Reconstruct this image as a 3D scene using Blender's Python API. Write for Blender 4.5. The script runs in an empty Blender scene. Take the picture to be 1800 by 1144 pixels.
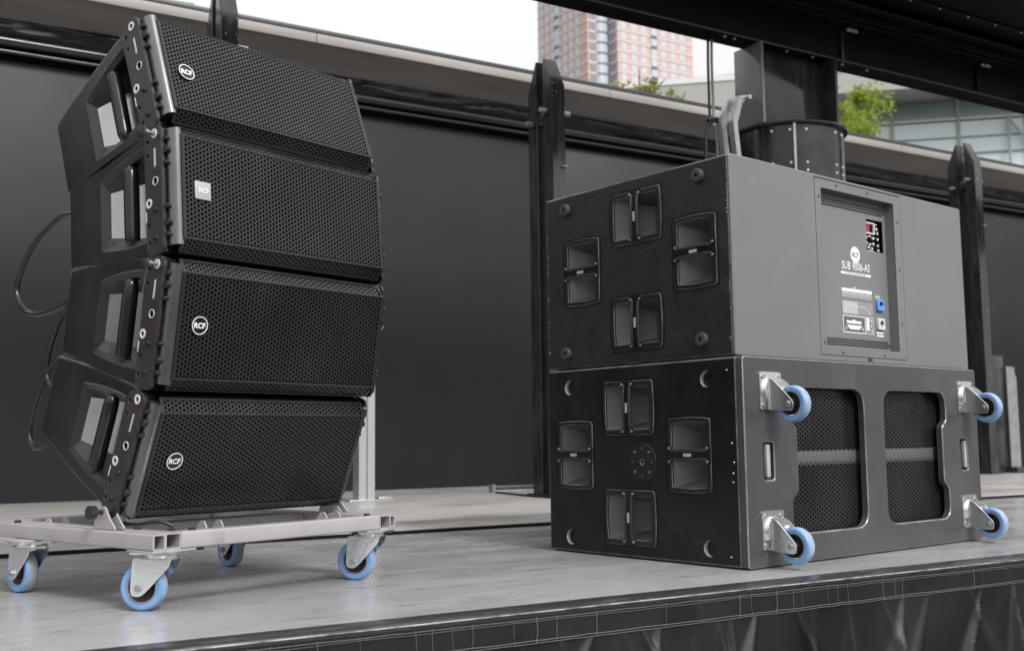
import bpy, bmesh, math, random
from mathutils import Vector, Matrix
from mathutils.geometry import tessellate_polygon
random.seed(7)
R = math.radians
PI = math.pi
scene = bpy.context.scene
COL = scene.collection

# ------------------------------------------------------------------ camera, sky, sun, exposure
cam_d = bpy.data.cameras.new('camera')
cam = bpy.data.objects.new('camera', cam_d)
COL.objects.link(cam)
cam_d.lens = 38.18
cam_d.sensor_width = 36.0
cam_d.sensor_fit = 'HORIZONTAL'
cam_d.clip_start = 0.05
cam_d.clip_end = 6000
_r = Vector((0.858, -0.5135, -0.0119)).normalized()
_f = Vector((0.5121, 0.8524, 0.1049)).normalized()
_u = _r.cross(_f).normalized()
_r = _f.cross(_u).normalized()
cam.matrix_world = Matrix(((_r.x, _u.x, -_f.x, 0), (_r.y, _u.y, -_f.y, 0), (_r.z, _u.z, -_f.z, 0.356), (0, 0, 0, 1)))
cam_d.dof.use_dof = True
cam_d.dof.focus_distance = 2.9
cam_d.dof.aperture_fstop = 5.0
scene.camera = cam

SUN_DIR = Vector((0.05, -0.74, 0.67)).normalized()     # towards the sun
world = bpy.data.worlds.new('World')
scene.world = world
world.use_nodes = True
wn = world.node_tree
wn.nodes.clear()
sky = wn.nodes.new('ShaderNodeTexSky')
sky.sky_type = 'NISHITA'
sky.sun_disc = False
sky.sun_elevation = math.asin(SUN_DIR.z)
sky.sun_rotation = math.atan2(SUN_DIR.x, SUN_DIR.y)
sky.air_density = 1.0
sky.dust_density = 6.0
sky.ozone_density = 1.0
hs = wn.nodes.new('ShaderNodeHueSaturation')
hs.inputs['Saturation'].default_value = 0.12
hs.inputs['Value'].default_value = 1.0
bg = wn.nodes.new('ShaderNodeBackground')
bg.inputs['Strength'].default_value = 0.13
wo = wn.nodes.new('ShaderNodeOutputWorld')
oc = wn.nodes.new('ShaderNodeMix')                       # even overcast veil over the clear-sky model
oc.data_type = 'RGBA'
oc.inputs['Factor'].default_value = 0.80
# standard overcast luminance: (1 + 2 sin elevation) / 3 of the zenith's
geo = wn.nodes.new('ShaderNodeTexCoord')
sep = wn.nodes.new('ShaderNodeSeparateXYZ')
wn.links.new(geo.outputs['Generated'], sep.inputs[0])
ov = wn.nodes.new('ShaderNodeMapRange')
ov.inputs['From Min'].default_value = 0.0
ov.inputs['From Max'].default_value = 1.0
ov.inputs['To Min'].default_value = 9.2 / 3
ov.inputs['To Max'].default_value = 9.2
wn.links.new(sep.outputs['Z'], ov.inputs['Value'])
wn.links.new(ov.outputs[0], oc.inputs['B'])
wn.links.new(sky.outputs[0], hs.inputs['Color'])
wn.links.new(hs.outputs[0], oc.inputs['A'])
wn.links.new(oc.outputs['Result'], bg.inputs['Color'])
wn.links.new(bg.outputs[0], wo.inputs['Surface'])

sun_d = bpy.data.lights.new('sun', 'SUN')
sun_d.energy = 1.5
sun_d.angle = R(14)
sun_d.color = (1.0, 0.97, 0.93)
sun = bpy.data.objects.new('sun', sun_d)
COL.objects.link(sun)
sun.rotation_euler = (-SUN_DIR).to_track_quat('-Z', 'Y').to_euler()

scene.view_settings.view_transform = 'Standard'
scene.view_settings.look = 'None'
scene.view_settings.gamma = 1.0
scene.view_settings.exposure = 0.68
scene.view_settings.use_curve_mapping = False
scene.cycles.use_denoising = True
scene.cycles.max_bounces = 8


# ------------------------------------------------------------------ materials
def mat(name, col, rough=0.5, metal=0.0, col2=None, nscale=6.0, contrast=(0.35, 0.65), rvar=0.0, bump=0.0, bscale=120.0,
        stretch=(1, 1, 1), detail=5.0, spec=0.5, coat=0.0, dust=None):
    m = bpy.data.materials.new(name)
    m.use_nodes = True
    nt = m.node_tree
    b = nt.nodes['Principled BSDF']
    b.inputs['Base Color'].default_value = (*col, 1)
    b.inputs['Roughness'].default_value = rough
    b.inputs['Metallic'].default_value = metal
    b.inputs['Specular IOR Level'].default_value = spec
    b.inputs['Coat Weight'].default_value = coat
    if col2 or rvar or bump:
        tc = nt.nodes.new('ShaderNodeTexCoord')
        mp = nt.nodes.new('ShaderNodeMapping')
        mp.inputs['Scale'].default_value = stretch
        nt.links.new(tc.outputs['Object'], mp.inputs['Vector'])
        if col2 or rvar:
            n = nt.nodes.new('ShaderNodeTexNoise')
            n.inputs['Scale'].default_value = nscale
            n.inputs['Detail'].default_value = detail
            n.inputs['Roughness'].default_value = 0.6
            nt.links.new(mp.outputs[0], n.inputs['Vector'])
            rp = nt.nodes.new('ShaderNodeValToRGB')
            rp.color_ramp.elements[0].position = contrast[0]
            rp.color_ramp.elements[1].position = contrast[1]
            nt.links.new(n.outputs['Fac'], rp.inputs['Fac'])
            if col2:
                mx = nt.nodes.new('ShaderNodeMix')
                mx.data_type = 'RGBA'
                mx.inputs['A'].default_value = (*col, 1)
                mx.inputs['B'].default_value = (*col2, 1)
                nt.links.new(rp.outputs['Color'], mx.inputs['Factor'])
                nt.links.new(mx.outputs['Result'], b.inputs['Base Color'])
                for (dc, dscale, dlo, dhi, dfac, dstr) in (dust or ()):      # scuffs and dust on top
                    m3 = nt.nodes.new('ShaderNodeMapping')
                    m3.inputs['Scale'].default_value = dstr
                    m3.inputs['Rotation'].default_value = (0.3, 0.5, 0.4)
                    nt.links.new(tc.outputs['Object'], m3.inputs['Vector'])
                    n3 = nt.nodes.new('ShaderNodeTexNoise')
                    n3.inputs['Scale'].default_value = dscale
                    n3.inputs['Detail'].default_value = 9.0
                    n3.inputs['Roughness'].default_value = 0.7
                    nt.links.new(m3.outputs[0], n3.inputs['Vector'])
                    r3 = nt.nodes.new('ShaderNodeMapRange')
                    r3.inputs['From Min'].default_value = dlo
                    r3.inputs['From Max'].default_value = dhi
                    r3.inputs['To Max'].default_value = dfac
                    nt.links.new(n3.outputs['Fac'], r3.inputs['Value'])
                    x3 = nt.nodes.new('ShaderNodeMix')
                    x3.data_type = 'RGBA'
                    x3.inputs['B'].default_value = (*dc, 1)
                    nt.links.new(r3.outputs[0], x3.inputs['Factor'])
                    nt.links.new(mx.outputs['Result'], x3.inputs['A'])
                    nt.links.new(x3.outputs['Result'], b.inputs['Base Color'])
                    mx = x3
            if rvar:
                mr = nt.nodes.new('ShaderNodeMapRange')
                mr.inputs['To Min'].default_value = rough - rvar
                mr.inputs['To Max'].default_value = rough + rvar
                nt.links.new(rp.outputs['Color'], mr.inputs['Value'])
                nt.links.new(mr.outputs[0], b.inputs['Roughness'])
        if bump:
            n2 = nt.nodes.new('ShaderNodeTexNoise')
            n2.inputs['Scale'].default_value = bscale
            n2.inputs['Detail'].default_value = 3.0
            nt.links.new(mp.outputs[0], n2.inputs['Vector'])
            bp = nt.nodes.new('ShaderNodeBump')
            bp.inputs['Strength'].default_value = bump
            bp.inputs['Distance'].default_value = 0.002
            nt.links.new(n2.outputs['Fac'], bp.inputs['Height'])
            nt.links.new(bp.outputs[0], b.inputs['Normal'])
    return m


M = {}
M['shell'] = mat('array_shell_black', (0.014, 0.0108, 0.0122), 0.30, col2=(0.018, 0.0142, 0.016), nscale=5, rvar=0.06, spec=0.5, bump=0.10, bscale=500, dust=(((0.05, 0.046, 0.046), 7.0, 0.60, 0.82, 0.4, (1, 1, 1)), ((0.12, 0.12, 0.12), 15.0, 0.68, 0.73, 0.35, (1, 3, 0.4))))
M['rig'] = mat('rigging_steel_dark', (0.036, 0.030, 0.033), 0.34, 0.2, col2=(0.046, 0.039, 0.043), nscale=14, rvar=0.06, dust=(((0.14, 0.13, 0.13), 22.0, 0.62, 0.74, 0.4, (1, 1, 1)),))
M['flap'] = mat('flap_dark_grey', (0.15, 0.148, 0.155), 0.26, 0.85, col2=(0.18, 0.178, 0.185), nscale=8, rvar=0.05)
M['ring'] = mat('washer_white', (0.62, 0.61, 0.60), 0.42)
M['bolt'] = mat('bolt_steel', (0.42, 0.42, 0.43), 0.35, 0.85)
M['blackbolt'] = mat('bolt_black', (0.03, 0.03, 0.032), 0.35, 0.3)
M['hole'] = mat('hole_black', (0.002, 0.002, 0.002), 0.9, spec=0.1)
M['grille'] = mat('grille_black_coat', (0.020, 0.020, 0.0225), 0.27, 0.2, col2=(0.028, 0.028, 0.031), nscale=4, rvar=0.07, spec=0.45, dust=(((0.08, 0.077, 0.075), 5.0, 0.58, 0.80, 0.4, (1, 1, 1)),))
M['foam'] = mat('foam_black', (0.005, 0.005, 0.0055), 0.95, spec=0.2)
M['recess'] = mat('recess_plate_metal', (0.40, 0.41, 0.425), 0.20, 0.9, col2=(0.36, 0.37, 0.385), nscale=10, rvar=0.05)
M['bar'] = mat('handle_black', (0.010, 0.0095, 0.010), 0.22, rvar=0.04, nscale=20)
M['white'] = mat('print_white', (0.80, 0.80, 0.80), 0.5)
M['greyprint'] = mat('print_pale_grey', (0.45, 0.45, 0.46), 0.5)
M['midprint'] = mat('print_mid_grey', (0.27, 0.27, 0.28), 0.5)
M['greybadge'] = mat('badge_grey', (0.42, 0.40, 0.41), 0.4)
M['dolly'] = mat('dolly_paint_light_grey', (0.335, 0.315, 0.325), 0.36, col2=(0.375, 0.355, 0.363), nscale=7, rvar=0.07, bump=0.05, bscale=300, dust=(((0.16, 0.15, 0.145), 9.0, 0.58, 0.74, 0.5, (1, 1, 1)), ((0.09, 0.085, 0.08), 26.0, 0.68, 0.73, 0.6, (1, 2, 1))))
M['zinc'] = mat('zinc_plate', (0.86, 0.875, 0.88), 0.20, 0.95, col2=(0.78, 0.80, 0.81), nscale=6, rvar=0.07, bump=0.25, bscale=45, dust=(((0.42, 0.41, 0.39), 28.0, 0.62, 0.76, 0.4, (1, 1, 1)),))
M['tyre'] = mat('tyre_blue', (0.115, 0.275, 0.58), 0.42, col2=(0.16, 0.33, 0.62), nscale=25, rvar=0.08, dust=(((0.30, 0.33, 0.36), 30.0, 0.52, 0.70, 0.55, (1, 1, 1)), ((0.10, 0.12, 0.15), 60.0, 0.62, 0.70, 0.5, (1, 1, 1))))
M['tread'] = mat('tread_blue_grey', (0.36, 0.43, 0.54), 0.6, col2=(0.27, 0.32, 0.40), nscale=30, dust=(((0.16, 0.155, 0.15), 25.0, 0.52, 0.70, 0.6, (1, 1, 1)),))
M['treadgrey'] = mat('tread_dusty_grey', (0.30, 0.31, 0.30), 0.7, col2=(0.22, 0.24, 0.24), nscale=30)
M['hub'] = mat('hub_black', (0.012, 0.012, 0.013), 0.4)
M['hubring'] = mat('hub_ring_grey', (0.30, 0.30, 0.31), 0.35, 0.6)
M['subtex'] = mat('sub_textured_black', (0.0105, 0.0115, 0.0135), 0.36, col2=(0.016, 0.017, 0.0195), nscale=18, rvar=0.05, bump=1.0, bscale=190, dust=(((0.045, 0.046, 0.05), 80.0, 0.56, 0.70, 0.4, (1, 1, 1)), ((0.045, 0.045, 0.048), 4.0, 0.57, 0.8, 0.35, (1, 1, 1))))
M['subsmooth'] = mat('sub_satin_black', (0.0075, 0.0075, 0.0085), 0.34, col2=(0.011, 0.011, 0.012), nscale=5, rvar=0.07, spec=0.4, bump=0.05, bscale=300, dust=(((0.06, 0.06, 0.062), 5.0, 0.60, 0.80, 0.5, (1, 1, 1)), ((0.16, 0.16, 0.16), 12.0, 0.68, 0.73, 0.35, (1, 0.3, 3))))
M['sublit'] = mat('sub_rear_lit', (0.150, 0.150, 0.160), 0.36, col2=(0.168, 0.168, 0.177), nscale=2, rvar=0.06, bump=0.3, bscale=330, dust=(((0.24, 0.24, 0.245), 3.0, 0.52, 0.80, 0.4, (1, 1, 1)), ((0.085, 0.085, 0.09), 9.0, 0.66, 0.73, 0.5, (3, 1, 0.35)), ((0.30, 0.30, 0.30), 20.0, 0.69, 0.74, 0.5, (0.4, 1, 4))))  # black cabinet paint with the bright sky on this face put into the colour
M['amp'] = mat('amp_panel_lit', (0.170, 0.170, 0.180), 0.38, col2=(0.185, 0.185, 0.194), nscale=4, rvar=0.05, dust=(((0.25, 0.25, 0.25), 6.0, 0.58, 0.80, 0.3, (1, 1, 1)),))  # panel lightened as lit, sky light put into its base colour
M['ventgrey'] = mat('vent_dark_grey', (0.09, 0.09, 0.093), 0.5)
M['board'] = mat('wheel_board_lit', (0.052, 0.051, 0.054), 0.27, col2=(0.066, 0.065, 0.068), nscale=3, rvar=0.08, bump=0.10, bscale=250, dust=(((0.15, 0.15, 0.15), 5.0, 0.55, 0.80, 0.45, (1, 1, 1)), ((0.20, 0.20, 0.20), 11.0, 0.665, 0.72, 0.4, (0.3, 1, 3))))  # lit tone of this side put into the board's colour
M['cup'] = mat('handle_cup_plastic', (0.014, 0.014, 0.0155), 0.28, rvar=0.05, nscale=15)
M['cupin'] = mat('handle_cup_inner', (0.085, 0.083, 0.086), 0.34)
M['rubber'] = mat('rubber_grey', (0.045, 0.045, 0.048), 0.6)
M['red'] = mat('display_red', (0.35, 0.01, 0.02), 0.2)
M['blue'] = mat('connector_blue', (0.10, 0.30, 0.72), 0.35)
M['cable'] = mat('cable_black', (0.012, 0.012, 0.013), 0.30)
M['cablegrey'] = mat('cable_grey', (0.30, 0.28, 0.26), 0.5)
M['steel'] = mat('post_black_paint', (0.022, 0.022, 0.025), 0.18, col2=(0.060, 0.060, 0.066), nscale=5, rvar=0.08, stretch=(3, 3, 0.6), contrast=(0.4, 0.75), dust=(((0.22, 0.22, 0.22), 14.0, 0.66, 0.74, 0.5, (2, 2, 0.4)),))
M['colsteel_lit'] = mat('column_lit_paint', (0.20, 0.20, 0.215), 0.16, col2=(0.10, 0.10, 0.112), nscale=2.2, rvar=0.07, stretch=(1, 1, 0.5))  # black column paint with the reflected sky put into the colour
M['drum'] = mat('drum_black_paint', (0.012, 0.012, 0.014), 0.25, col2=(0.03, 0.03, 0.033), nscale=5, rvar=0.08, contrast=(0.45, 0.75))
M['bead'] = mat('highlight_bead_gloss', (0.16, 0.155, 0.16), 0.18, col2=(0.07, 0.068, 0.07), nscale=18, rvar=0.06)  # paler than the shell so the added bead reads as an edge highlight
M['edgelight'] = mat('edge_highlight_grey', (0.13, 0.13, 0.135), 0.28, col2=(0.035, 0.035, 0.038), nscale=14, rvar=0.06)  # sky highlight along the chamfers put into the colour
M['boardlight'] = mat('board_edge_highlight', (0.26, 0.26, 0.265), 0.28, col2=(0.12, 0.12, 0.122), nscale=14, rvar=0.06)  # highlight lines round the board and its openings put into the colour
M['stone'] = mat('hall_white_edge', (0.70, 0.70, 0.69), 0.6)
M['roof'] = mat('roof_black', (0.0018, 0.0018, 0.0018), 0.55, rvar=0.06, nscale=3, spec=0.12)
M['roofhighlight_stiffener'] = mat('roof_highlight_and_stiffener_grey', (0.014, 0.014, 0.014), 0.35, spec=0.4)
M['alu'] = mat('aluminium_leg', (0.55, 0.57, 0.59), 0.35, 0.7, col2=(0.46, 0.48, 0.50), nscale=5, rvar=0.08, stretch=(1, 1, 0.2))
M['galv'] = mat('galvanised', (0.42, 0.44, 0.45), 0.40, 0.7, col2=(0.30, 0.32, 0.34), nscale=12, rvar=0.1)
M['wall'] = mat('wall_black_panel', (0.0135, 0.0145, 0.0175), 0.50, col2=(0.018, 0.019, 0.0225), nscale=0.5, rvar=0.05, spec=0.35, bump=0.05, bscale=40, dust=(((0.05, 0.05, 0.053), 0.9, 0.45, 0.85, 0.28, (1, 1, 0.3)), ((0.10, 0.10, 0.10), 5.0, 0.70, 0.75, 0.3, (0.3, 1, 3))))
M['wood'] = mat('soffit_beige', (0.20, 0.182, 0.17), 0.55, col2=(0.145, 0.13, 0.122), nscale=2.5, stretch=(0.3, 3, 3))
M['fascia'] = mat('fascia_beige', (0.36, 0.335, 0.315), 0.55, col2=(0.27, 0.25, 0.235), nscale=2.5, stretch=(0.3, 3, 3))
M['capping'] = mat('capping_dark_green', (0.022, 0.034, 0.033), 0.4)
M['tarp'] = mat('tarp_grey', (0.16, 0.16, 0.155), 0.55, col2=(0.20, 0.20, 0.195), nscale=4)
M['film'] = mat('black_film', (0.006, 0.0055, 0.0055), 0.42, rvar=0.08, nscale=8, spec=0.35)
M['rail'] = mat('rail_black_gloss', (0.018, 0.018, 0.018), 0.20, rvar=0.05, nscale=6)
M['edge'] = mat('edge_trim_dark', (0.105, 0.10, 0.097), 0.28, 0.5, col2=(0.055, 0.053, 0.052), nscale=9, rvar=0.10, contrast=(0.42, 0.6), dust=(((0.40, 0.38, 0.36), 14.0, 0.60, 0.70, 0.6, (0.4, 2, 1)),))
M['edgelip'] = mat('edge_lip_bright', (0.55, 0.55, 0.55), 0.30, 0.8, col2=(0.18, 0.175, 0.17), nscale=16, contrast=(0.42, 0.62))
M['cloth'] = mat('skirt_cloth_black', (0.0075, 0.0070, 0.0075), 0.36, col2=(0.013, 0.0125, 0.013), nscale=5, rvar=0.06, spec=0.4, bump=0.3, bscale=700, dust=(((0.075, 0.072, 0.07), 9.0, 0.58, 0.82, 0.35, (1, 1, 0.35)), ((0.20, 0.19, 0.18), 160.0, 0.73, 0.76, 0.7, (1, 1, 1))))
M['thread'] = mat('thread_pale', (0.20, 0.19, 0.187), 0.7)
M['asphalt'] = mat('asphalt', (0.055, 0.055, 0.055), 0.85, col2=(0.07, 0.07, 0.068), nscale=0.6, bump=0.3, bscale=60)
M['brick'] = mat('tower_brick_hazed', (0.55, 0.40, 0.36), 0.8, col2=(0.60, 0.46, 0.42), nscale=0.35)  # brick paled, the haze in front of it put into the colour
M['band'] = mat('tower_band_hazed', (0.72, 0.61, 0.57), 0.7)  # bands paled by the same haze, put into the colour
M['glasspale'] = mat('tower_glass_pale', (0.50, 0.55, 0.62), 0.12, col2=(0.58, 0.63, 0.69), nscale=0.5)
M['glassdark'] = mat('tower_glass_dark', (0.24, 0.27, 0.31), 0.12)
M['slab'] = mat('tower_slab_dark', (0.20, 0.21, 0.23), 0.6)
M['hallconc'] = mat('hall_soffit', (0.36, 0.365, 0.335), 0.7, col2=(0.40, 0.40, 0.37), nscale=0.3)
M['hallgreen'] = mat('hall_green_glass', (0.24, 0.34, 0.30), 0.2, col2=(0.29, 0.385, 0.345), nscale=0.25)
M['hallglass'] = mat('hall_blue_glass', (0.70, 0.83, 0.86), 0.12, col2=(0.78, 0.88, 0.90), nscale=0.18)
M['hallbrace'] = mat('hall_brace', (0.36, 0.45, 0.47), 0.4)
M['mullion'] = mat('hall_mullion', (0.38, 0.40, 0.38), 0.5)
M['bark'] = mat('bark', (0.10, 0.08, 0.06), 0.9, col2=(0.16, 0.13, 0.10), nscale=8, bump=0.5, bscale=30)


def leaf_mat(name, c1, c2):
    m = mat(name, c1, 0.55, col2=c2, nscale=1.4)
    nt = m.node_tree
    b = nt.nodes['Principled BSDF']
    tr = nt.nodes.new('ShaderNodeBsdfTranslucent')
    tr.inputs['Color'].default_value = (c2[0] * 1.6, c2[1] * 1.6, c2[2], 1)
    mx = nt.nodes.new('ShaderNodeMixShader')
    mx.inputs[0].default_value = 0.45
    nt.links.new(b.outputs[0], mx.inputs[1])
    nt.links.new(tr.outputs[0], mx.inputs[2])
    nt.links.new(mx.outputs[0], nt.nodes['Material Output'].inputs['Surface'])
    return m


M['leaf'] = leaf_mat('leaf_yellow_green', (0.13, 0.20, 0.025), (0.25, 0.32, 0.05))
M['leaf2'] = leaf_mat('leaf_olive', (0.15, 0.18, 0.05), (0.24, 0.26, 0.09))


def floor_mat(name, c1, c2, c3, rough, grid):
    m = bpy.data.materials.new(name)
    m.use_nodes = True
    nt = m.node_tree
    L = nt.links.new
    N = nt.nodes.new
    b = nt.nodes['Principled BSDF']
    tc = N('ShaderNodeTexCoord')

    def noise(scale, stretch, detail=6.0, lo=0.35, hi=0.65, rot=0.0):
        mp = N('ShaderNodeMapping')
        mp.inputs['Scale'].default_value = stretch
        mp.inputs['Rotation'].default_value = (0, 0, rot)
        L(tc.outputs['Object'], mp.inputs['Vector'])
        n = N('ShaderNodeTexNoise')
        n.inputs['Scale'].default_value = scale
        n.inputs['Detail'].default_value = detail
        n.inputs['Roughness'].default_value = 0.62
        L(mp.outputs[0], n.inputs['Vector'])
        rp = N('ShaderNodeValToRGB')
        rp.color_ramp.elements[0].position = lo
        rp.color_ramp.elements[1].position = hi
        L(n.outputs['Fac'], rp.inputs['Fac'])
        return rp.outputs['Color']

    def mix(f, a, bb, fac=None):
        x = N('ShaderNodeMix')
        x.data_type = 'RGBA'
        if isinstance(a, tuple):
            x.inputs['A'].default_value = (*a, 1)
        else:
            L(a, x.inputs['A'])
        if isinstance(bb, tuple):
            x.inputs['B'].default_value = (*bb, 1)
        else:
            L(bb, x.inputs['B'])
        if fac is not None:
            mm = N('ShaderNodeMath')
            mm.operation = 'MULTIPLY'
            mm.inputs[1].default_value = fac
            L(f, mm.inputs[0])
            L(mm.outputs[0], x.inputs['Factor'])
        else:
            L(f, x.inputs['Factor'])
        return x.outputs['Result']

    big = noise(1.6, (1, 1, 1), 4, 0.35, 0.68)
    streak = noise(2.4, (1.0, 2.6, 1), 9, 0.42, 0.70, 0.6)
    scuff = noise(6.0, (1.0, 3.0, 1), 10, 0.56, 0.76, -0.7)
    fine = noise(60, (1, 1, 1), 4, 0.35, 0.7)
    c = mix(big, c1, c2)
    c = mix(streak, c, c3, 0.6)
    c = mix(scuff, c, (c3[0] * 0.45, c3[1] * 0.43, c3[2] * 0.4), 0.8)
    c = mix(noise(1.3, (1, 1.6, 1), 8, 0.50, 0.72, 0.8), c, (c3[0] * 0.55, c3[1] * 0.51, c3[2] * 0.46), 0.7)      # old stains
    c = mix(noise(22, (1.5, 7, 1), 6, 0.64, 0.71, 0.15), c, (c1[0] * 1.35, c1[1] * 1.33, c1[2] * 1.3), 0.8)   # pale scratches
    c = mix(fine, c, (c1[0] * 0.82, c1[1] * 0.82, c1[2] * 0.82), 0.35)
    L(c, b.inputs['Base Color'])
    mr = N('ShaderNodeMapRange')
    mr.inputs['To Min'].default_value = rough - 0.08
    mr.inputs['To Max'].default_value = rough + 0.20
    L(streak, mr.inputs['Value'])
    L(mr.outputs[0], b.inputs['Roughness'])
    hgt = fine
    if grid:                                            # the pressed wire-mesh pattern of film-faced plywood
        mp = N('ShaderNodeMapping')
        mp.inputs['Rotation'].default_value = (0, 0, 0.35)
        L(tc.outputs['Object'], mp.inputs['Vector'])
        outs = []
        for axis in ('X', 'Y'):
            w = N('ShaderNodeTexWave')
            w.bands_direction = axis
            w.inputs['Scale'].default_value = 32.0
            L(mp.outputs[0], w.inputs['Vector'])
            outs.append(w.outputs['Fac'])
        mm = N('ShaderNodeMath')
        mm.operation = 'MULTIPLY'
        L(outs[0], mm.inputs[0])
        L(outs[1], mm.inputs[1])
        ad = N('ShaderNodeMath')
        ad.operation = 'ADD'
        L(mm.outputs[0], ad.inputs[0])
        L(fine, ad.inputs[1])
        hgt = ad.outputs[0]
    bp = N('ShaderNodeBump')
    bp.inputs['Strength'].default_value = 0.16
    bp.inputs['Distance'].default_value = 0.0015
    L(hgt, bp.inputs['Height'])
    L(bp.outputs[0], b.inputs['Normal'])
    return m


M['deck'] = floor_mat('deck_grey', (0.48, 0.478, 0.485), (0.375, 0.373, 0.377), (0.22, 0.212, 0.202), 0.17, True)
M['reardeck'] = floor_mat('rear_deck_beige', (0.45, 0.43, 0.41), (0.37, 0.352, 0.333), (0.25, 0.235, 0.22), 0.36, False)


# ------------------------------------------------------------------ mesh helpers
class MB:
    def __init__(self):
        self.v = []
        self.f = []
        self.m = []

    def add(self, vs, fs, mi=0):
        o = len(self.v)
        self.v += [tuple(p) for p in vs]
        for f in fs:
            self.f.append(tuple(i + o for i in f))
            self.m.append(mi)

    def box(self, a, b, mi=0):
        x0, y0, z0 = a
        x1, y1, z1 = b
        self.add([(x0, y0, z0), (x1, y0, z0), (x1, y1, z0), (x0, y1, z0), (x0, y0, z1), (x1, y0, z1), (x1, y1, z1), (x0, y1, z1)],
                 [(0, 3, 2, 1), (4, 5, 6, 7), (0, 1, 5, 4), (1, 2, 6, 5), (2, 3, 7, 6), (3, 0, 4, 7)], mi)

    def cbox(self, a, b, c=0.003, mi=0):
        """box with chamfered edges"""
        bm = bmesh.new()
        bmesh.ops.create_cube(bm, size=1)
        for v in bm.verts:
            v.co = Vector([(a[i] + b[i]) / 2 + v.co[i] * (b[i] - a[i]) for i in range(3)])
        bmesh.ops.bevel(bm, geom=bm.edges[:], offset=c, segments=2, affect='EDGES', profile=0.5)
        bm.verts.index_update()
        self.add([v.co for v in bm.verts], [[v.index for v in f.verts] for f in bm.faces], mi)
        bm.free()

    def cyl(self, p0, p1, r0, r1=None, n=16, mi=0, caps=True):
        r1 = r0 if r1 is None else r1
        p0 = Vector(p0)
        p1 = Vector(p1)
        d = (p1 - p0).normalized()
        e = d.orthogonal().normalized()
        g = d.cross(e)
        vs = []
        for p, r in ((p0, r0), (p1, r1)):
            for i in range(n):
                t = 2 * PI * i / n
                vs.append(p + (e * math.cos(t) + g * math.sin(t)) * r)
        fs = [(i, (i + 1) % n, n + (i + 1) % n, n + i) for i in range(n)]
        if caps:
            fs += [tuple(range(n))[::-1], tuple(range(n, 2 * n))]
        self.add(vs, fs, mi)

    def sweep(self, pts, r, n=10, mi=0, caps=True):
        pts = [Vector(p) for p in pts]
        k = len(pts)
        t0 = (pts[1] - pts[0]).normalized()
        e = t0.orthogonal().normalized()
        vs = []
        for i, p in enumerate(pts):
            t = (pts[min(i + 1, k - 1)] - pts[max(i - 1, 0)]).normalized()
            e = (e - t * e.dot(t)).normalized()
            g = t.cross(e)
            rr = r[i] if isinstance(r, (list, tuple)) else r
            for j in range(n):
                a = 2 * PI * j / n
                vs.append(p + (e * math.cos(a) + g * math.sin(a)) * rr)
        fs = []
        for i in range(k - 1):
            for j in range(n):
                fs.append((i * n + j, i * n + (j + 1) % n, (i + 1) * n + (j + 1) % n, (i + 1) * n + j))
        if caps:
            fs += [tuple(range(n))[::-1], tuple(range((k - 1) * n, k * n))]
        self.add(vs, fs, mi)

    def lathe(self, prof, c, axis, n=32, mi=0, mis=None):
        """prof: (radius, offset along the axis) pairs, open profile"""
        c = Vector(c)
        d = Vector(axis).normalized()
        e = d.orthogonal().normalized()
        g = d.cross(e)
        vs = []
        for (r, h) in prof:
            for j in range(n):
                a = 2 * PI * j / n
                vs.append(c + d * h + (e * math.cos(a) + g * math.sin(a)) * r)
        for i in range(len(prof) - 1):
            o = i * n
            fs = [(o + j, o + (j + 1) % n, o + n + (j + 1) % n, o + n + j) for j in range(n)]
            base = len(self.v)
            if i == 0:
                b0 = base
                self.v += [tuple(p) for p in vs]
            for f in fs:
                self.f.append(tuple(b0 + q for q in f))
                self.m.append(mis[i] if mis else mi)

    def poly(self, outer, holes, fn, mi=0):
        """a flat face with holes; 2D points through fn"""
        loops = [[Vector((p[0], p[1], 0)) for p in outer]] + [[Vector((p[0], p[1], 0)) for p in h] for h in holes]
        tris = tessellate_polygon(loops)
        flat = [p for l in loops for p in l]
        self.add([fn(p.x, p.y) for p in flat], [tuple(t) for t in tris], mi)

    def skirt(self, loop, f0, f1, mi=0):
        n = len(loop)
        vs = [f0(p[0], p[1]) for p in loop] + [f1(p[0], p[1]) for p in loop]
        self.add(vs, [(i, (i + 1) % n, n + (i + 1) % n, n + i) for i in range(n)], mi)

    def plate(self, outer, holes, fn, t0, t1, mi=0, c=0.0, hole_floor=None, hole_mi=None, cmi=None):
        """fn(x, y, t) -> point; front at t0, back at t1, chamfer c on the front"""
        sg = 1 if t1 > t0 else -1
        if c:
            oi = inset(outer, c)
            hi = [inset(h, -c) for h in holes]
            self.poly(oi, hi, lambda x, y: fn(x, y, t0), mi)
            for a, b in zip([oi] + hi, [outer] + list(holes)):
                n = len(a)
                vs = [fn(p[0], p[1], t0) for p in a] + [fn(p[0], p[1], t0 + sg * c) for p in b]
                self.add(vs, [(i, (i + 1) % n, n + (i + 1) % n, n + i) for i in range(n)], mi if cmi is None else cmi)
            s0 = t0 + sg * c
        else:
            self.poly(outer, holes, lambda x, y: fn(x, y, t0), mi)
            s0 = t0
        self.skirt(outer, lambda x, y: fn(x, y, s0), lambda x, y: fn(x, y, t1), mi)
        for h in holes:
            self.skirt(h, lambda x, y: fn(x, y, s0), lambda x, y: fn(x, y, t1), mi)
        if hole_floor is None:
            self.poly(outer, holes, lambda x, y: fn(x, y, t1), mi)
        else:
            for h in holes:
                self.poly(h, [], lambda x, y: fn(x, y, t1), hole_mi if hole_mi is not None else mi)

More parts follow.
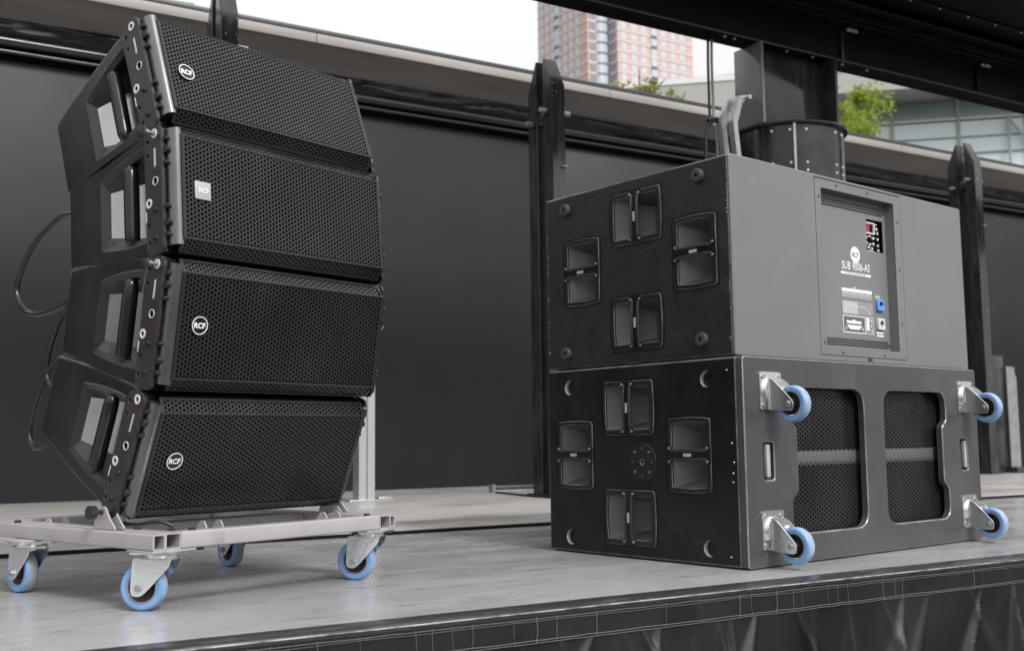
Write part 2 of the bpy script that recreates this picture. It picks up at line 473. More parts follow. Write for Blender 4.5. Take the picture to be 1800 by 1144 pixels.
    def build(self, name, mats, parent=None, smooth=32):
        me = bpy.data.meshes.new(name)
        me.from_pydata(self.v, [], self.f)
        if not isinstance(mats, (list, tuple)):
            mats = [mats]
        for m in mats:
            me.materials.append(M[m] if isinstance(m, str) else m)
        if len(mats) > 1:
            me.polygons.foreach_set('material_index', self.m)
        bm = bmesh.new()
        bm.from_mesh(me)
        bmesh.ops.recalc_face_normals(bm, faces=bm.faces[:])
        bm.to_mesh(me)
        bm.free()
        if smooth:
            me.shade_smooth()
            me.set_sharp_from_angle(angle=R(smooth))
        me.update()
        o = bpy.data.objects.new(name, me)
        COL.objects.link(o)
        o.parent = parent
        return o


def inset(loop, d):
    """offset a 2D loop inwards by d (outwards if negative)"""
    n = len(loop)
    area = sum(loop[i][0] * loop[(i + 1) % n][1] - loop[(i + 1) % n][0] * loop[i][1] for i in range(n))
    s = 1 if area > 0 else -1
    out = []
    for i in range(n):
        p = Vector(loop[i][:2])
        a = (p - Vector(loop[i - 1][:2])).normalized()
        b = (Vector(loop[(i + 1) % n][:2]) - p).normalized()
        na = Vector((-a.y, a.x)) * s
        nb = Vector((-b.y, b.x)) * s
        k = na + nb
        k = k / max(0.2, k.length_squared) * 2
        out.append((p.x + k.x * d, p.y + k.y * d))
    return out


def rrect(x0, y0, x1, y1, r=0.01, n=5):
    pts = []
    for cx, cy, a0 in ((x1 - r, y0 + r, -90), (x1 - r, y1 - r, 0), (x0 + r, y1 - r, 90), (x0 + r, y0 + r, 180)):
        for i in range(n + 1):
            a = R(a0 + 90 * i / n)
            pts.append((cx + r * math.cos(a), cy + r * math.sin(a)))
    return pts


def rpoly(pts, r, n=4):
    """round the corners of a polygon"""
    out = []
    k = len(pts)
    for i in range(k):
        p = Vector(pts[i])
        a = Vector(pts[i - 1]) - p
        b = Vector(pts[(i + 1) % k]) - p
        rr = r[i] if isinstance(r, (list, tuple)) else r
        d = min(rr, a.length * 0.45, b.length * 0.45)
        s = p + a.normalized() * d
        e = p + b.normalized() * d
        for j in range(n + 1):
            t = j / n
            q = s * (1 - t) ** 2 + p * 2 * t * (1 - t) + e * t * t
            out.append((q.x, q.y))
    return out


def circ(cx, cy, r, n=16):
    return [(cx + r * math.cos(2 * PI * i / n), cy + r * math.sin(2 * PI * i / n)) for i in range(n)]


def tag(o, label, cat, group=None, kind=None):
    if label:
        o['label'] = label
    if cat:
        o['category'] = cat
    if group:
        o['group'] = group
    if kind:
        o['kind'] = kind
    return o


def thing(name, label, cat, loc=(0, 0, 0), rot=(0, 0, 0), group=None):
    o = bpy.data.objects.new(name, None)
    o.empty_display_size = 0.1
    COL.objects.link(o)
    o.location = loc
    o.rotation_euler = rot
    return tag(o, label, cat, group)


def copy_tree(o, parent=None):
    c = o.copy()
    COL.objects.link(c)
    c.parent = parent
    for ch in list(o.children):
        copy_tree(ch, c)
    return c


def text_mesh(txt, size, name, material, parent, fn, shear=0.0, xs=1.0, bold=0.0):
    """flat lettering; fn maps the text plane (x, y) to the thing's space, centred on its bounding box"""
    cu = bpy.data.curves.new(name, 'FONT')
    cu.body = txt
    cu.size = size
    cu.shear = shear
    cu.offset = bold
    cu.fill_mode = 'BOTH'
    to = bpy.data.objects.new(name, cu)
    COL.objects.link(to)
    bpy.context.view_layer.update()
    dg = bpy.context.evaluated_depsgraph_get()
    me = bpy.data.meshes.new_from_object(to.evaluated_get(dg))
    bpy.data.objects.remove(to)
    bpy.data.curves.remove(cu)
    me.name = name
    xs_ = [v.co.x for v in me.vertices]
    ys_ = [v.co.y for v in me.vertices]
    cx = (min(xs_) + max(xs_)) / 2
    cy = (min(ys_) + max(ys_)) / 2
    for v in me.vertices:
        v.co = Vector(fn((v.co.x - cx) * xs, v.co.y - cy))
    me.materials.clear()
    me.materials.append(M[material])
    o = bpy.data.objects.new(name, me)
    COL.objects.link(o)
    o.parent = parent
    return o


# ------------------------------------------------------------------ ground, decks
def sheet(name, a, b, z, m, parent=None):
    mb = MB()
    mb.add([(a[0], a[1], z), (b[0], a[1], z), (b[0], b[1], z), (a[0], b[1], z)], [(0, 1, 2, 3)])
    return mb.build(name, m, parent, 0)


tag(sheet('ground', (-1500, -1500), (1500, 1500), -1.25, 'asphalt'), None, None, kind='structure')

mb = MB()
mb.box((-6, 2.046, -0.10), (16, 3.868, 0.0))
tag(mb.build('stage_deck', 'deck', None, 0), None, None, kind='structure')
mb = MB()
mb.box((-6, 3.60, -1.25), (16, 7.6, -0.102))
tag(mb.build('stage_base', 'hole', None, 0), None, None, kind='structure')
rear = bpy.data.objects.new('rear_deck', None)
COL.objects.link(rear)
tag(rear, None, None, kind='structure')
mb = MB()
mb.cbox((-6, 3.886, -0.10), (16, 4.318, 0.016), 0.003)
mb.build('deck_panel', 'reardeck', rear)
mb = MB()
mb.cbox((-6, 3.870, -0.10), (16, 3.8855, 0.0125), 0.002)  # black strip standing for the shadow gap at the deck step
mb.build('shadow_gap_strip', 'foam', rear)
mb = MB()
mb.cbox((-6, 4.326, -0.10), (16, 7.6, 0.014), 0.002)
mb.build('deck_panel', 'reardeck', rear)

# stage edge trim and skirt ------------------------------------------------------------
trim = thing('edge_trim', 'dark metal trim strip with bright lip along the stage front edge', 'trim', (0, 0, 0))
mb = MB()
x = -6.0
while x < 16:
    L_ = 2.0
    mb.cbox((x + 0.002, 1.962, -0.030), (x + L_ - 0.002, 2.044, 0.003), 0.002)
    x += L_
mb.build('trim_plate', 'edge', trim)
mb = MB()
mb.cyl((-6, 1.9595, -0.001), (16, 1.9595, -0.001), 0.0020, n=10)
mb.build('lip', 'edgelip', trim)

skirt = thing('stage_skirt', 'black pleated cloth skirt with pale stitching hung along the stage front', 'skirt', (0, 0, 0))
# pleated heading band
mb = MB()
x = -1.0
rnd = random.Random(3)
prev = None
pleats = []
while x < 6.5:
    w = rnd.uniform(0.028, 0.055)
    pleats.append((x, w))
    x += w
for (x, w) in pleats:
    d = rnd.uniform(0.0025, 0.006)
    z0, z1 = -0.006, -0.062
    y0 = 1.953
    tilt = rnd.uniform(-0.004, 0.004)
    mb.add([(x, y0, z0), (x + w, y0 - d, z0), (x + w + tilt, y0 - d - 0.001, z1), (x + tilt, y0 - 0.001, z1),
            (x + w, y0 + 0.001, z0), (x + w + tilt, y0 + 0.0, z1)],
           [(0, 1, 2, 3), (1, 4, 5, 2)])
mb.build('heading_band', 'cloth', skirt, 0)
mb = MB()
for (zz, r) in ((-0.011, 0.0006), (-0.016, 0.0004), (-0.055, 0.0007), (-0.060, 0.0006)):
    pts = []
    x = -1.0
    while x < 6.5:
        pts.append((x, 1.9452, zz + rnd.uniform(-0.0008, 0.0008)))
        x += 0.035
    mb.sweep(pts, r, 4)
for (x, w) in pleats:
    if rnd.random() < 0.4:
        mb.sweep([(x + w, 1.9458, -0.008), (x + w + rnd.uniform(-0.003, 0.003), 1.9455, -0.035), (x + w + rnd.uniform(-0.003, 0.003), 1.9452, -0.061)], rnd.uniform(0.0002, 0.0006), 4)
mb.build('stitching', 'thread', skirt)
# hanging cloth with gathered folds
mb = MB()
nx, nz = 1300, 40
xs = [-1.0 + 7.0 * i / nx for i in range(nx + 1)]
gath = []
x = -1.0
while x < 6.0:
    gath.append((x, rnd.uniform(0.35, 1.0) ** 1.3, rnd.uniform(-0.9, 0.9), rnd.uniform(0.7, 1.5)))
    x += rnd.choice((rnd.uniform(0.03, 0.07), rnd.uniform(0.07, 0.20)))


def skirt_y(x, d, near):
    s = 0.0
    for (g, amp, sl, wf) in near:
        dx = x - g - sl * d * 0.7
        wd = (0.005 + 0.11 * min(d, 0.35)) * wf
        if abs(dx) < 3 * wd:
            s += amp * math.exp(-(dx / wd) ** 2) * (0.007 + 0.20 * min(d, 0.16))
    return s + 0.05 * min(d, 0.3) * math.sin(x * 9 + 2 * math.sin(x * 2.3) + d * 6)


vs = [None] * ((nx + 1) * (nz + 1))
for i, xx in enumerate(xs):
    near = [g for g in gath if abs(g[0] - xx) < 0.55]
    for j in range(nz + 1):
        d = (j / nz) ** 2.2 * 1.17
        vs[j * (nx + 1) + i] = (xx, 1.952 - skirt_y(xx, d, near), -0.061 - d)
fs = [(j * (nx + 1) + i, j * (nx + 1) + i + 1, (j + 1) * (nx + 1) + i + 1, (j + 1) * (nx + 1) + i) for j in range(nz) for i in range(nx)]
mb.add(vs, fs)
mb.build('cloth', 'cloth', skirt, 60)

# ------------------------------------------------------------------ back wall
wall = thing('back_wall', 'black panelled stage back wall with beige fascia and glossy rail on top', 'wall', (0, 7.2, 0))
mb = MB()
PX = [-8, -4.6, 4.66, 9.9, 15.0, 20]
for i in range(len(PX) - 1):
    m2 = MB()
    m2.cbox((PX[i] + 0.002, 0, 0.0145), (PX[i + 1] - 0.002, 0.05, 2.74), 0.003)
    m2.build('panel', 'wall', wall)
mb = MB()
mb.box((-8, -0.03, 2.742), (20, 0.06, 2.97))
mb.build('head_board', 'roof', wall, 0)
mb = MB()
mb.cyl((-8, -0.06, 2.835), (20, -0.06, 2.835), 0.032, n=20)
mb.build('rail', 'rail', wall)
mb = MB()
mb.cyl((-8, -0.058, 2.772), (20, -0.058, 2.772), 0.014, n=14)
mb.build('cable_tray', 'rail', wall)
mb = MB()
ya, yb = -0.30, -0.02
vs = []
mb.add([(-8, -0.28, 3.098), (20, -0.28, 3.098), (20, -0.05, 2.95), (-8, -0.05, 2.95), (-8, 0.05, 2.95), (20, 0.05, 2.95), (20, 0.05, 3.098), (-8, 0.05, 3.098)],
       [(0, 1, 2, 3), (3, 2, 5, 4), (4, 5, 6, 7), (7, 6, 1, 0)])
mb.build('soffit', 'wood', wall, 0)
FX = [-8, -3.2, 0.35, 2.6, 5.1, 8.6, 9.5, 12.6, 20]
for i in range(len(FX) - 1):
    m2 = MB()
    m2.cbox((FX[i] + 0.002, -0.30, 3.100), (FX[i + 1] - 0.002, 0.05, 3.165), 0.003)
    m2.build('fascia_board', 'fascia', wall)
mb = MB()
mb.cbox((-8, -0.29, 3.167), (20, 0.05, 3.205), 0.004)
mb.build('capping', 'capping', wall)
# bunched black film tucked above the rail
mb = MB()
rn = random.Random(11)
nx, nz = 620, 8
from mathutils import noise as mnoise
vs = []
for j in range(nz + 1):
    t = j / nz
    for i in range(nx + 1):
        xx = -3.0 + 16.0 * i / nx
        p = Vector((xx * 2.2 + t * 1.4, t * 2.2, 3.3))
        n_ = 0.5 + 0.5 * mnoise.noise(Vector((xx * 1.9 + 2.6 * t, t * 1.6, 3.3))) + 0.22 * mnoise.noise(Vector((xx * 6 - 5 * t, t * 2.5, 1.1)))
        vs.append((xx, -0.045 - 0.07 * n_ * (0.35 + 0.65 * math.sin(PI * t)) - 0.03 * t, 2.862 + 0.115 * t))
fs = [(j * (nx + 1) + i, j * (nx + 1) + i + 1, (j + 1) * (nx + 1) + i + 1, (j + 1) * (nx + 1) + i) for j in range(nz) for i in range(nx)]
mb.add(vs, fs)
mb.build('bunched_film', 'film', wall, 70)
# rolled sheet on the capping, far left
mb = MB()
pts = [(-8 + 9.8 * i / 30, 7.10 + 0.008 * math.sin(i), 3.245 + 0.004 * math.sin(i * 1.7)) for i in range(31)]
mb.sweep(pts, [0.038 + 0.004 * math.sin(i * 2.1) for i in range(31)], 14)
o = mb.build('rolled_sheet', 'tarp', None)
tag(o, 'grey rolled sheet lying on top of the back wall at far left', 'roll')

# ------------------------------------------------------------------ line array module
HEXR = 0.012 / math.sqrt(3)


def hex_patch(mb, org, ex, ey, w, h, pitch=0.0110, hole=0.0039, depth=0.0016, mi=0, start=0):
    """perforated sheet: tessellating hexagon rings with hole walls"""
    org = Vector(org)
    ex = Vector(ex).normalized()
    ey = Vector(ey).normalized()
    nn = ex.cross(ey)
    Rr = pitch / math.sqrt(3)
    cw = 1.5 * Rr
    nc = int(w / cw)
    nr = int(h / pitch)
    ox = (w - (nc - 1) * cw) / 2
    oy = (h - (nr - 0.5) * pitch) / 2 + pitch * 0.25
    vs = []
    fs = []
    cs = [(math.cos(R(60 * k)), math.sin(R(60 * k))) for k in range(6)]
    for i in range(nc):
        for j in range(nr):
            cx = ox + i * cw
            cy = oy + j * pitch + (pitch / 2 if (i + start) % 2 else 0) - pitch * 0.25
            b = len(vs)
            for (c, s) in cs:
                vs.append(org + ex * (cx + Rr * c) + ey * (cy + Rr * s))
            for (c, s) in cs:
                vs.append(org + ex * (cx + hole * c) + ey * (cy + hole * s))
            for (c, s) in cs:
                vs.append(org + ex * (cx + hole * c) + ey * (cy + hole * s) - nn * depth)
            for k in range(6):
                k2 = (k + 1) % 6
                fs.append((b + k, b + k2, b + 6 + k2, b + 6 + k))
                fs.append((b + 6 + k, b + 6 + k2, b + 12 + k2, b + 12 + k))
    mb.add(vs, fs, mi)


def make_badge(parent, square, u, z, w):
    mb = MB()
    if square:
        mb.cbox((u - 0.021, w - 0.003, z - 0.021), (u + 0.021, w, z + 0.021), 0.001)
        bd = mb.build('badge', 'greybadge', parent)
        text_mesh('RCF', 0.0150, 'lettering', 'white', bd, lambda x, y: (u + 0.001 + x, w - 0.0042, z + y), bold=0.0004)
        return bd
    mb.cyl((u, w, z), (u, w - 0.003, z), 0.0205, n=32)
    bd = mb.build('badge', 'bar', parent)
    mb = MB()
    mb.plate(circ(u, z, 0.0205, 32), [circ(u, z, 0.0186, 32)], lambda x, y, t: (x, t, y), w - 0.0042, w - 0.003)
    mb.build('badge_ring', 'white', bd)
    text_mesh('RCF', 0.0165, 'lettering', 'white', bd, lambda x, y: (u + x, w - 0.0036, z + y), bold=0.0007, xs=1.02)
    return bd


def make_module():
    root = thing('line_array_speaker', 'x', 'speaker')
    S = [(0.012, 0.010), (0.020, 0.004), (0.075, 0.003), (0.16, 0.010), (0.25, 0.019), (0.33, 0.033), (0.405, 0.044), (0.416, 0.048), (0.42, 0.055),
         (0.42, 0.234), (0.416, 0.241), (0.405, 0.2445), (0.33, 0.259), (0.25, 0.272), (0.16, 0.284), (0.075, 0.292), (0.020, 0.293), (0.012, 0.287)]
    S = [(a, (b - 0.148) * 1.03 + 0.148) for a, b in S]
    W = 0.66

    def side(a, b, k, n, bow):
        out = []
        for i in range(k):
            t = i / k
            p = Vector(a).lerp(Vector(b), t)
            out.append((p.x + n[0] * bow * 4 * t * (1 - t), p.y + n[1] * bow * 4 * t * (1 - t)))
        return out

    def ring(c, bow):
        k = 6
        return (side(c[0], c[1], k, (0, 0), 0) + side(c[1], c[2], k, (0, 1), bow) + side(c[2], c[3], k, (0, 0), 0) + side(c[3], c[0], k, (0, -1), bow))
    mouth = ring([(0.274, 0.057), (0.274, 0.227), (0.086, 0.264), (0.080, 0.038)], 0.006)
    step = ring([(0.266, 0.068), (0.266, 0.216), (0.090, 0.248), (0.085, 0.054)], 0.005)
    stepx = [0.012] * len(step)
    fl = ring([(0.254, 0.088), (0.254, 0.198), (0.100, 0.226), (0.098, 0.074)], 0.002)
    flx = [0.022 + (0.254 - p[0]) / 0.154 * 0.105 for p in fl]
    mb = MB()
    # left side (x=0.006) with the handle mouth, chamfered round the rim
    Si = inset(S, 0.007)
    mb.poly(Si, [mouth], lambda w, z: (0.006, w, z))
    n = len(S)
    for x0, l0, x1, l1 in ((0.006, Si, 0.0065, inset(S, 0.005)), (0.0065, inset(S, 0.005), 0.009, inset(S, 0.0018)), (0.009, inset(S, 0.0018), 0.014, S), (0.014, S, W - 0.013, S), (W - 0.013, S, W - 0.006, Si)):
        mb.add([(x0, p[0], p[1]) for p in l0] + [(x1, p[0], p[1]) for p in l1], [(i, (i + 1) % n, n + (i + 1) % n, n + i) for i in range(n)])
    mb.poly(Si, [], lambda w, z: (W - 0.006, w, z))
    k = len(mouth)
    mb.add([(0.006, p[0], p[1]) for p in mouth] + [(stepx[i], p[0], p[1]) for i, p in enumerate(step)], [(i, (i + 1) % k, k + (i + 1) % k, k + i) for i in range(k)])
    mb.add([(stepx[i], p[0], p[1]) for i, p in enumerate(step)] + [(flx[i], p[0], p[1]) for i, p in enumerate(fl)], [(i, (i + 1) % k, k + (i + 1) % k, k + i) for i in range(k)])
    cab_ = mb.build('cabinet', 'shell', root, 28)
    mb = MB()
    mb.sweep([(0.0082, p[0], p[1] - 0.0015) for p in S[9:17]], 0.0017, 8)  # added bead that draws the bright line along the top edge
    mb.build('highlight_bead', 'bead', cab_)
    mb = MB()
    mb.sweep([(0.0066, p[0], p[1]) for p in mouth[6:13]], 0.0011, 6)  # added bead for the highlight on the handle mouth's rim
    mb.build('highlight_bead', 'bead', cab_)
    mb = MB()
    vs = [(flx[i] - 0.0006, p[0], p[1]) for i, p in enumerate(fl)]
    # the bright plate covers only the rear part; the front of the recess stays black
    mb.add(vs, [tuple(range(k))])
    rp = mb.build('recess_plate', 'recess', root, 0)
    mb = MB()
    mb.add([(0.0890, 0.1500, 0.078), (0.1240, 0.1000, 0.076), (0.1240, 0.1005, 0.226), (0.0890, 0.1500, 0.216)], [(0, 1, 2, 3)])
    mb.build('recess_shroud', 'shell', root, 0)
    # handle bar
    mb = MB()
    zs = [0.044, 0.047, 0.054, 0.066, 0.10, 0.15, 0.19, 0.222, 0.232, 0.239, 0.242]
    rs = [0.004, 0.010, 0.015, 0.0175, 0.018, 0.018, 0.018, 0.0175, 0.015, 0.010, 0.004]
    mb.sweep([(0.016, 0.156, z) for z in zs], rs, 18)
    mb.build('handle', 'bar', root, 60)
    # rigging plates
    outl = rpoly([(0.0, 0.012), (0.0, 0.284), (0.012, 0.298), (0.034, 0.298), (0.067, 0.284), (0.067, 0.010), (0.052, -0.001), (0.010, -0.001)], 0.004, 2)
    holes = [(0.0555, 0.266, 0.0052), (0.0566, 0.234, 0.0046), (0.0255, 0.168, 0.0082), (0.0562, 0.071, 0.0050), (0.0555, 0.030, 0.0050), (0.0262, 0.279, 0.0052), (0.0523, 0.121, 0.0052)]
    for sx, x0, x1 in ((0, -0.004, 0.0045), (1, W + 0.004, W - 0.0045)):
        mb = MB()
        mb.plate(outl, [circ(a, b, r, 14) for a, b, r in holes], lambda w, z, t: (t, w, z), x0, x1, c=0.001, hole_floor=True, hole_mi=1)
        rg = mb.build('rigging_plate', ['rig', 'hole'], root)
        if sx:
            continue
        for (a, b, ro, ri) in ((0.0262, 0.279, 0.0112, 0.0058), (0.0523, 0.121, 0.0112, 0.0058), (0.0255, 0.168, 0.0102, 0.0086)):
            mb = MB()
            mb.plate(circ(a, b, ro, 24), [circ(a, b, ri, 24)], lambda w, z, t: (t, w, z), x0 - 0.0014, x0 + 0.0005)
            mb.build('washer', 'ring', rg)
        mb = MB()
        mb.box((x0 - 0.0012, 0.0236, 0.203), (x0, 0.0246, 0.245))
        mb.box((x0 - 0.0012, 0.0272, 0.201), (x0, 0.0282, 0.243))
        mb.build('marker_strip', 'ring', rg, 0)
        mb = MB()
        mb.box((x0 - 0.001, 0.0638, 0.080), (x0 + 0.0, 0.0662, 0.104))
        mb.build('marker_strip', 'ring', rg, 0)
        for (a, b) in ((0.0278, 0.102), (0.0303, 0.037)):
            mb = MB()
            mb.cyl((x0, a, b), (x0 - 0.0035, a, b), 0.0064, 0.0058, n=14)
            mb.cyl((x0 - 0.0036, a, b), (x0 - 0.0075, a, b), 0.0036, n=8)
            mb.build('bolt', 'blackbolt', rg)
    # side flaps between rigging and grille
    for sx in (0, 1):
        prof = [(0.0085, 0.010), (0.0085, -0.006), (0.0100, -0.014), (0.0150, -0.0225), (0.0215, -0.027), (0.0285, -0.0275), (0.0285, 0.010)]
        if sx:
            prof = [(W - a, b) for a, b in prof]
        mb = MB()
        mb.plate(prof, [], lambda x, y, t: (x, y, t), 0.285, 0.016)
        fl_ = mb.build('side_flap', 'flap', root, 40)
        for zz in (0.262, 0.236, 0.206, 0.105, 0.068, 0.040):
            mb = MB()
            xa, xb = (0.0005, 0.0125) if sx == 0 else (W - 0.0005, W - 0.0125)
            rr = 0.0085 if zz in (0.236, 0.068) else 0.0052
            mb.cyl((xa, -0.0065, zz), (xb, -0.0065, zz), rr, n=14)
            mb.build('hinge_pin', 'blackbolt', fl_)
    # grille: front sheet, bent lips, border strips
    mb = MB()
    x0, x1 = 0.0300, W - 0.0300
    hex_patch(mb, (x0, -0.030, 0.032), (1, 0, 0), (0, 0, 1), x1 - x0, 0.2355)
    Lp = math.hypot(0.024, 0.028)
    hex_patch(mb, (x0, -0.030, 0.266), (1, 0, 0), (0, 0.024, 0.028), x1 - x0, Lp)
    hex_patch(mb, (x0, -0.006, 0.004), (1, 0, 0), (0, -0.024, 0.028), x1 - x0, Lp)

    def strip(a, b, c, d):
        mb.add([a, b, c, d], [(0, 1, 2, 3)])
    for (xa, xb) in ((x0 - 0.003, x0 + 0.006), (x1 - 0.006, x1 + 0.003)):
        strip((xa, -0.0306, 0.030), (xb, -0.0306, 0.030), (xb, -0.0306, 0.268), (xa, -0.0306, 0.268))
        strip((xa, -0.0308, 0.268), (xb, -0.0308, 0.268), (xb, -0.0058, 0.2965), (xa, -0.0058, 0.2965))
        strip((xa, -0.0308, 0.030), (xb, -0.0308, 0.030), (xb, -0.0058, 0.0015), (xa, -0.0058, 0.0015))
    for (wa, za, wb, zb) in ((-0.0300, 0.2645, -0.0306, 0.2680), (-0.0306, 0.2680, -0.0288, 0.2700), (-0.0306, 0.0300, -0.0300, 0.0335), (-0.0288, 0.0280, -0.0306, 0.0300),
                             (-0.0096, 0.2920, -0.0050, 0.2970), (-0.0050, 0.2970, 0.020, 0.2985), (-0.0096, 0.0060, -0.0050, 0.0010), (-0.0050, 0.0010, 0.020, -0.0005)):
        strip((x0, wa, za), (x1, wa, za), (x1, wb, zb), (x0, wb, zb))
    mb.build('grille', 'grille', root, 0)
    mb = MB()
    mb.add([(x0, -0.022, 0.034), (x1, -0.022, 0.034), (x1, -0.022, 0.264), (x0, -0.022, 0.264), (x0, 0.004, 0.294), (x1, 0.004, 0.294), (x0, 0.004, 0.004), (x1, 0.004, 0.004)],
           [(0, 1, 2, 3), (3, 2, 5, 4), (6, 7, 1, 0)])
    mb.build('foam', 'foam', root, 0)
    # rear connector plate and cable gland
    mb = MB()
    mb.cbox((0.12, 0.415, 0.085), (0.54, 0.426, 0.195), 0.003)
    mb.build('rear_panel', 'shell', root)
    return root


AO = Vector((0.572, 2.400, 0))          # the dolly's front left corner
AYAW = R(19.5)
au = Vector((math.cos(AYAW), math.sin(AYAW), 0))
av = Vector((-math.sin(AYAW), math.cos(AYAW), 0))
MODS = [(0.197, 0.189, 22.8, 'lowest line array speaker, tilted face-down onto the wheeled dolly', False, (0.0886, 0.154)),
        (0.066, 0.474, 9.3, 'second line array speaker from the bottom of the hung-style stack', False, (0.0814, 0.153)),
        (0.022, 0.778, -4.8, 'line array speaker with square grey badge, second from the top', True, (0.0788, 0.145)),
        (0.058, 1.079, -20.0, 'topmost line array speaker, leaning back towards the sky', False, (0.0771, 0.1355))]
MODS[1] = (*MODS[1][:3], 'line array speaker directly above the lowest one, nearly upright', *MODS[1][4:])
proto = make_module()
mods = []
for i, (v_, z_, th, lab, sq, bp_) in enumerate(MODS):
    o = proto if i == 0 else None
    mods.append(o)
for i in range(1, 4):
    mods[i] = copy_tree(proto)
for i, (v_, z_, th, lab, sq, bp_) in enumerate(MODS):
    o = mods[i]
    o.location = AO + av * v_ + Vector((0, 0, z_))
    o.rotation_euler = (R(th), 0, AYAW)
    tag(o, lab, 'speaker', 'stacked line array speakers')
    make_badge(o, sq, bp_[0], bp_[1], -0.0312)


def mod_pt(i, x, w, z):
    th = R(MODS[i][2])
    o = AO + av * MODS[i][0] + Vector((0, 0, MODS[i][1]))
    yd = av * math.cos(th) + Vector((0, 0, math.sin(th)))
    zd = -av * math.sin(th) + Vector((0, 0, math.cos(th)))
    return o + au * x + yd * w + zd * z


# quick-release pins between the plates
for i in (1, 2):
    p = mod_pt(i, -0.004, 0.0262, 0.279)
    t_ = thing('locking_pin', 'steel locking pin with pull ring at top plate of the %s speaker' % ('square-badged' if i == 2 else 'nearly upright'), 'pin', p, (0, 0, AYAW), 'locking pins of the speaker rigging')
    mb = MB()
    mb.cyl((0.004, 0, 0), (-0.018, 0, 0), 0.0050, n=12)
    mb.cyl((-0.018, 0, 0), (-0.026, 0, 0), 0.0072, n=12)
    mb.build('pin_shaft', 'bolt', t_)
    mb = MB()
    mb.cbox((-0.030, -0.008, -0.012), (-0.024, 0.020, 0.010), 0.002)
    mb.build('pin_grip', 'blackbolt', t_)
# lanyard of the upright speaker's pin
mb = MB()
a = mod_pt(1, -0.02, 0.040, 0.268)
b = mod_pt(1, -0.012, 0.066, 0.175)
mb.sweep([a, a.lerp(b, 0.4) + Vector((0, 0, -0.004)), a.lerp(b, 0.8), b], 0.0011, 6)
o = mb.build('pin_lanyard', 'bolt', None)
tag(o, 'thin wire lanyard hanging from the locking pin of the nearly upright speaker', 'wire')


def spline(pts, n=10):
    pts = [Vector(p) for p in pts]
    out = []
    for i in range(len(pts) - 1):
        p0 = pts[max(i - 1, 0)]
        p1 = pts[i]
        p2 = pts[i + 1]
        p3 = pts[min(i + 2, len(pts) - 1)]
        for j in range(n):
            t = j / n
            out.append(0.5 * ((2 * p1) + (-p0 + p2) * t + (2 * p0 - 5 * p1 + 4 * p2 - p3) * t * t + (-p0 + 3 * p1 - 3 * p2 + p3) * t ** 3))
    out.append(pts[-1])
    return out


def arr(u_, v_, z_):
    return AO + au * u_ + av * v_ + Vector((0, 0, z_))


# rear link cables
for pts, lab in (([(0.05, 0.435, 0.915), (0.05, 0.490, 0.936), (0.05, 0.549, 0.944), (0.05, 0.610, 0.934), (0.05, 0.717, 0.887), (0.05, 0.785, 0.820), (0.05, 0.803, 0.766), (0.05, 0.757, 0.716), (0.05, 0.674, 0.699),
                   (0.05, 0.544, 0.712), (0.05, 0.440, 0.742)], 'black link cable making a wide loop behind the square-badged speaker'),
                 ([(0.07, 0.430, 0.735), (0.06, 0.500, 0.716), (0.05, 0.556, 0.684), (0.05, 0.600, 0.632), (0.05, 0.624, 0.579), (0.05, 0.626, 0.540), (0.05, 0.600, 0.505), (0.06, 0.530, 0.480)],
                  'black link cable running down behind the nearly upright speaker'),
                 ([(0.06, 0.470, 0.560), (0.05, 0.530, 0.578), (0.05, 0.580, 0.570), (0.05, 0.625, 0.538), (0.05, 0.682, 0.464), (0.05, 0.706, 0.400), (0.05, 0.695, 0.362), (0.05, 0.656, 0.350), (0.05, 0.611, 0.366), (0.06, 0.540, 0.400)],
                  'black link cable looping low behind the lowest speaker')):
    mb = MB()
    mb.sweep(spline([arr(*p) for p in pts], 10), 0.0072, 10)
    tag(mb.build('link_cable', 'cable', None), lab, 'cable', 'link cables behind the line array')


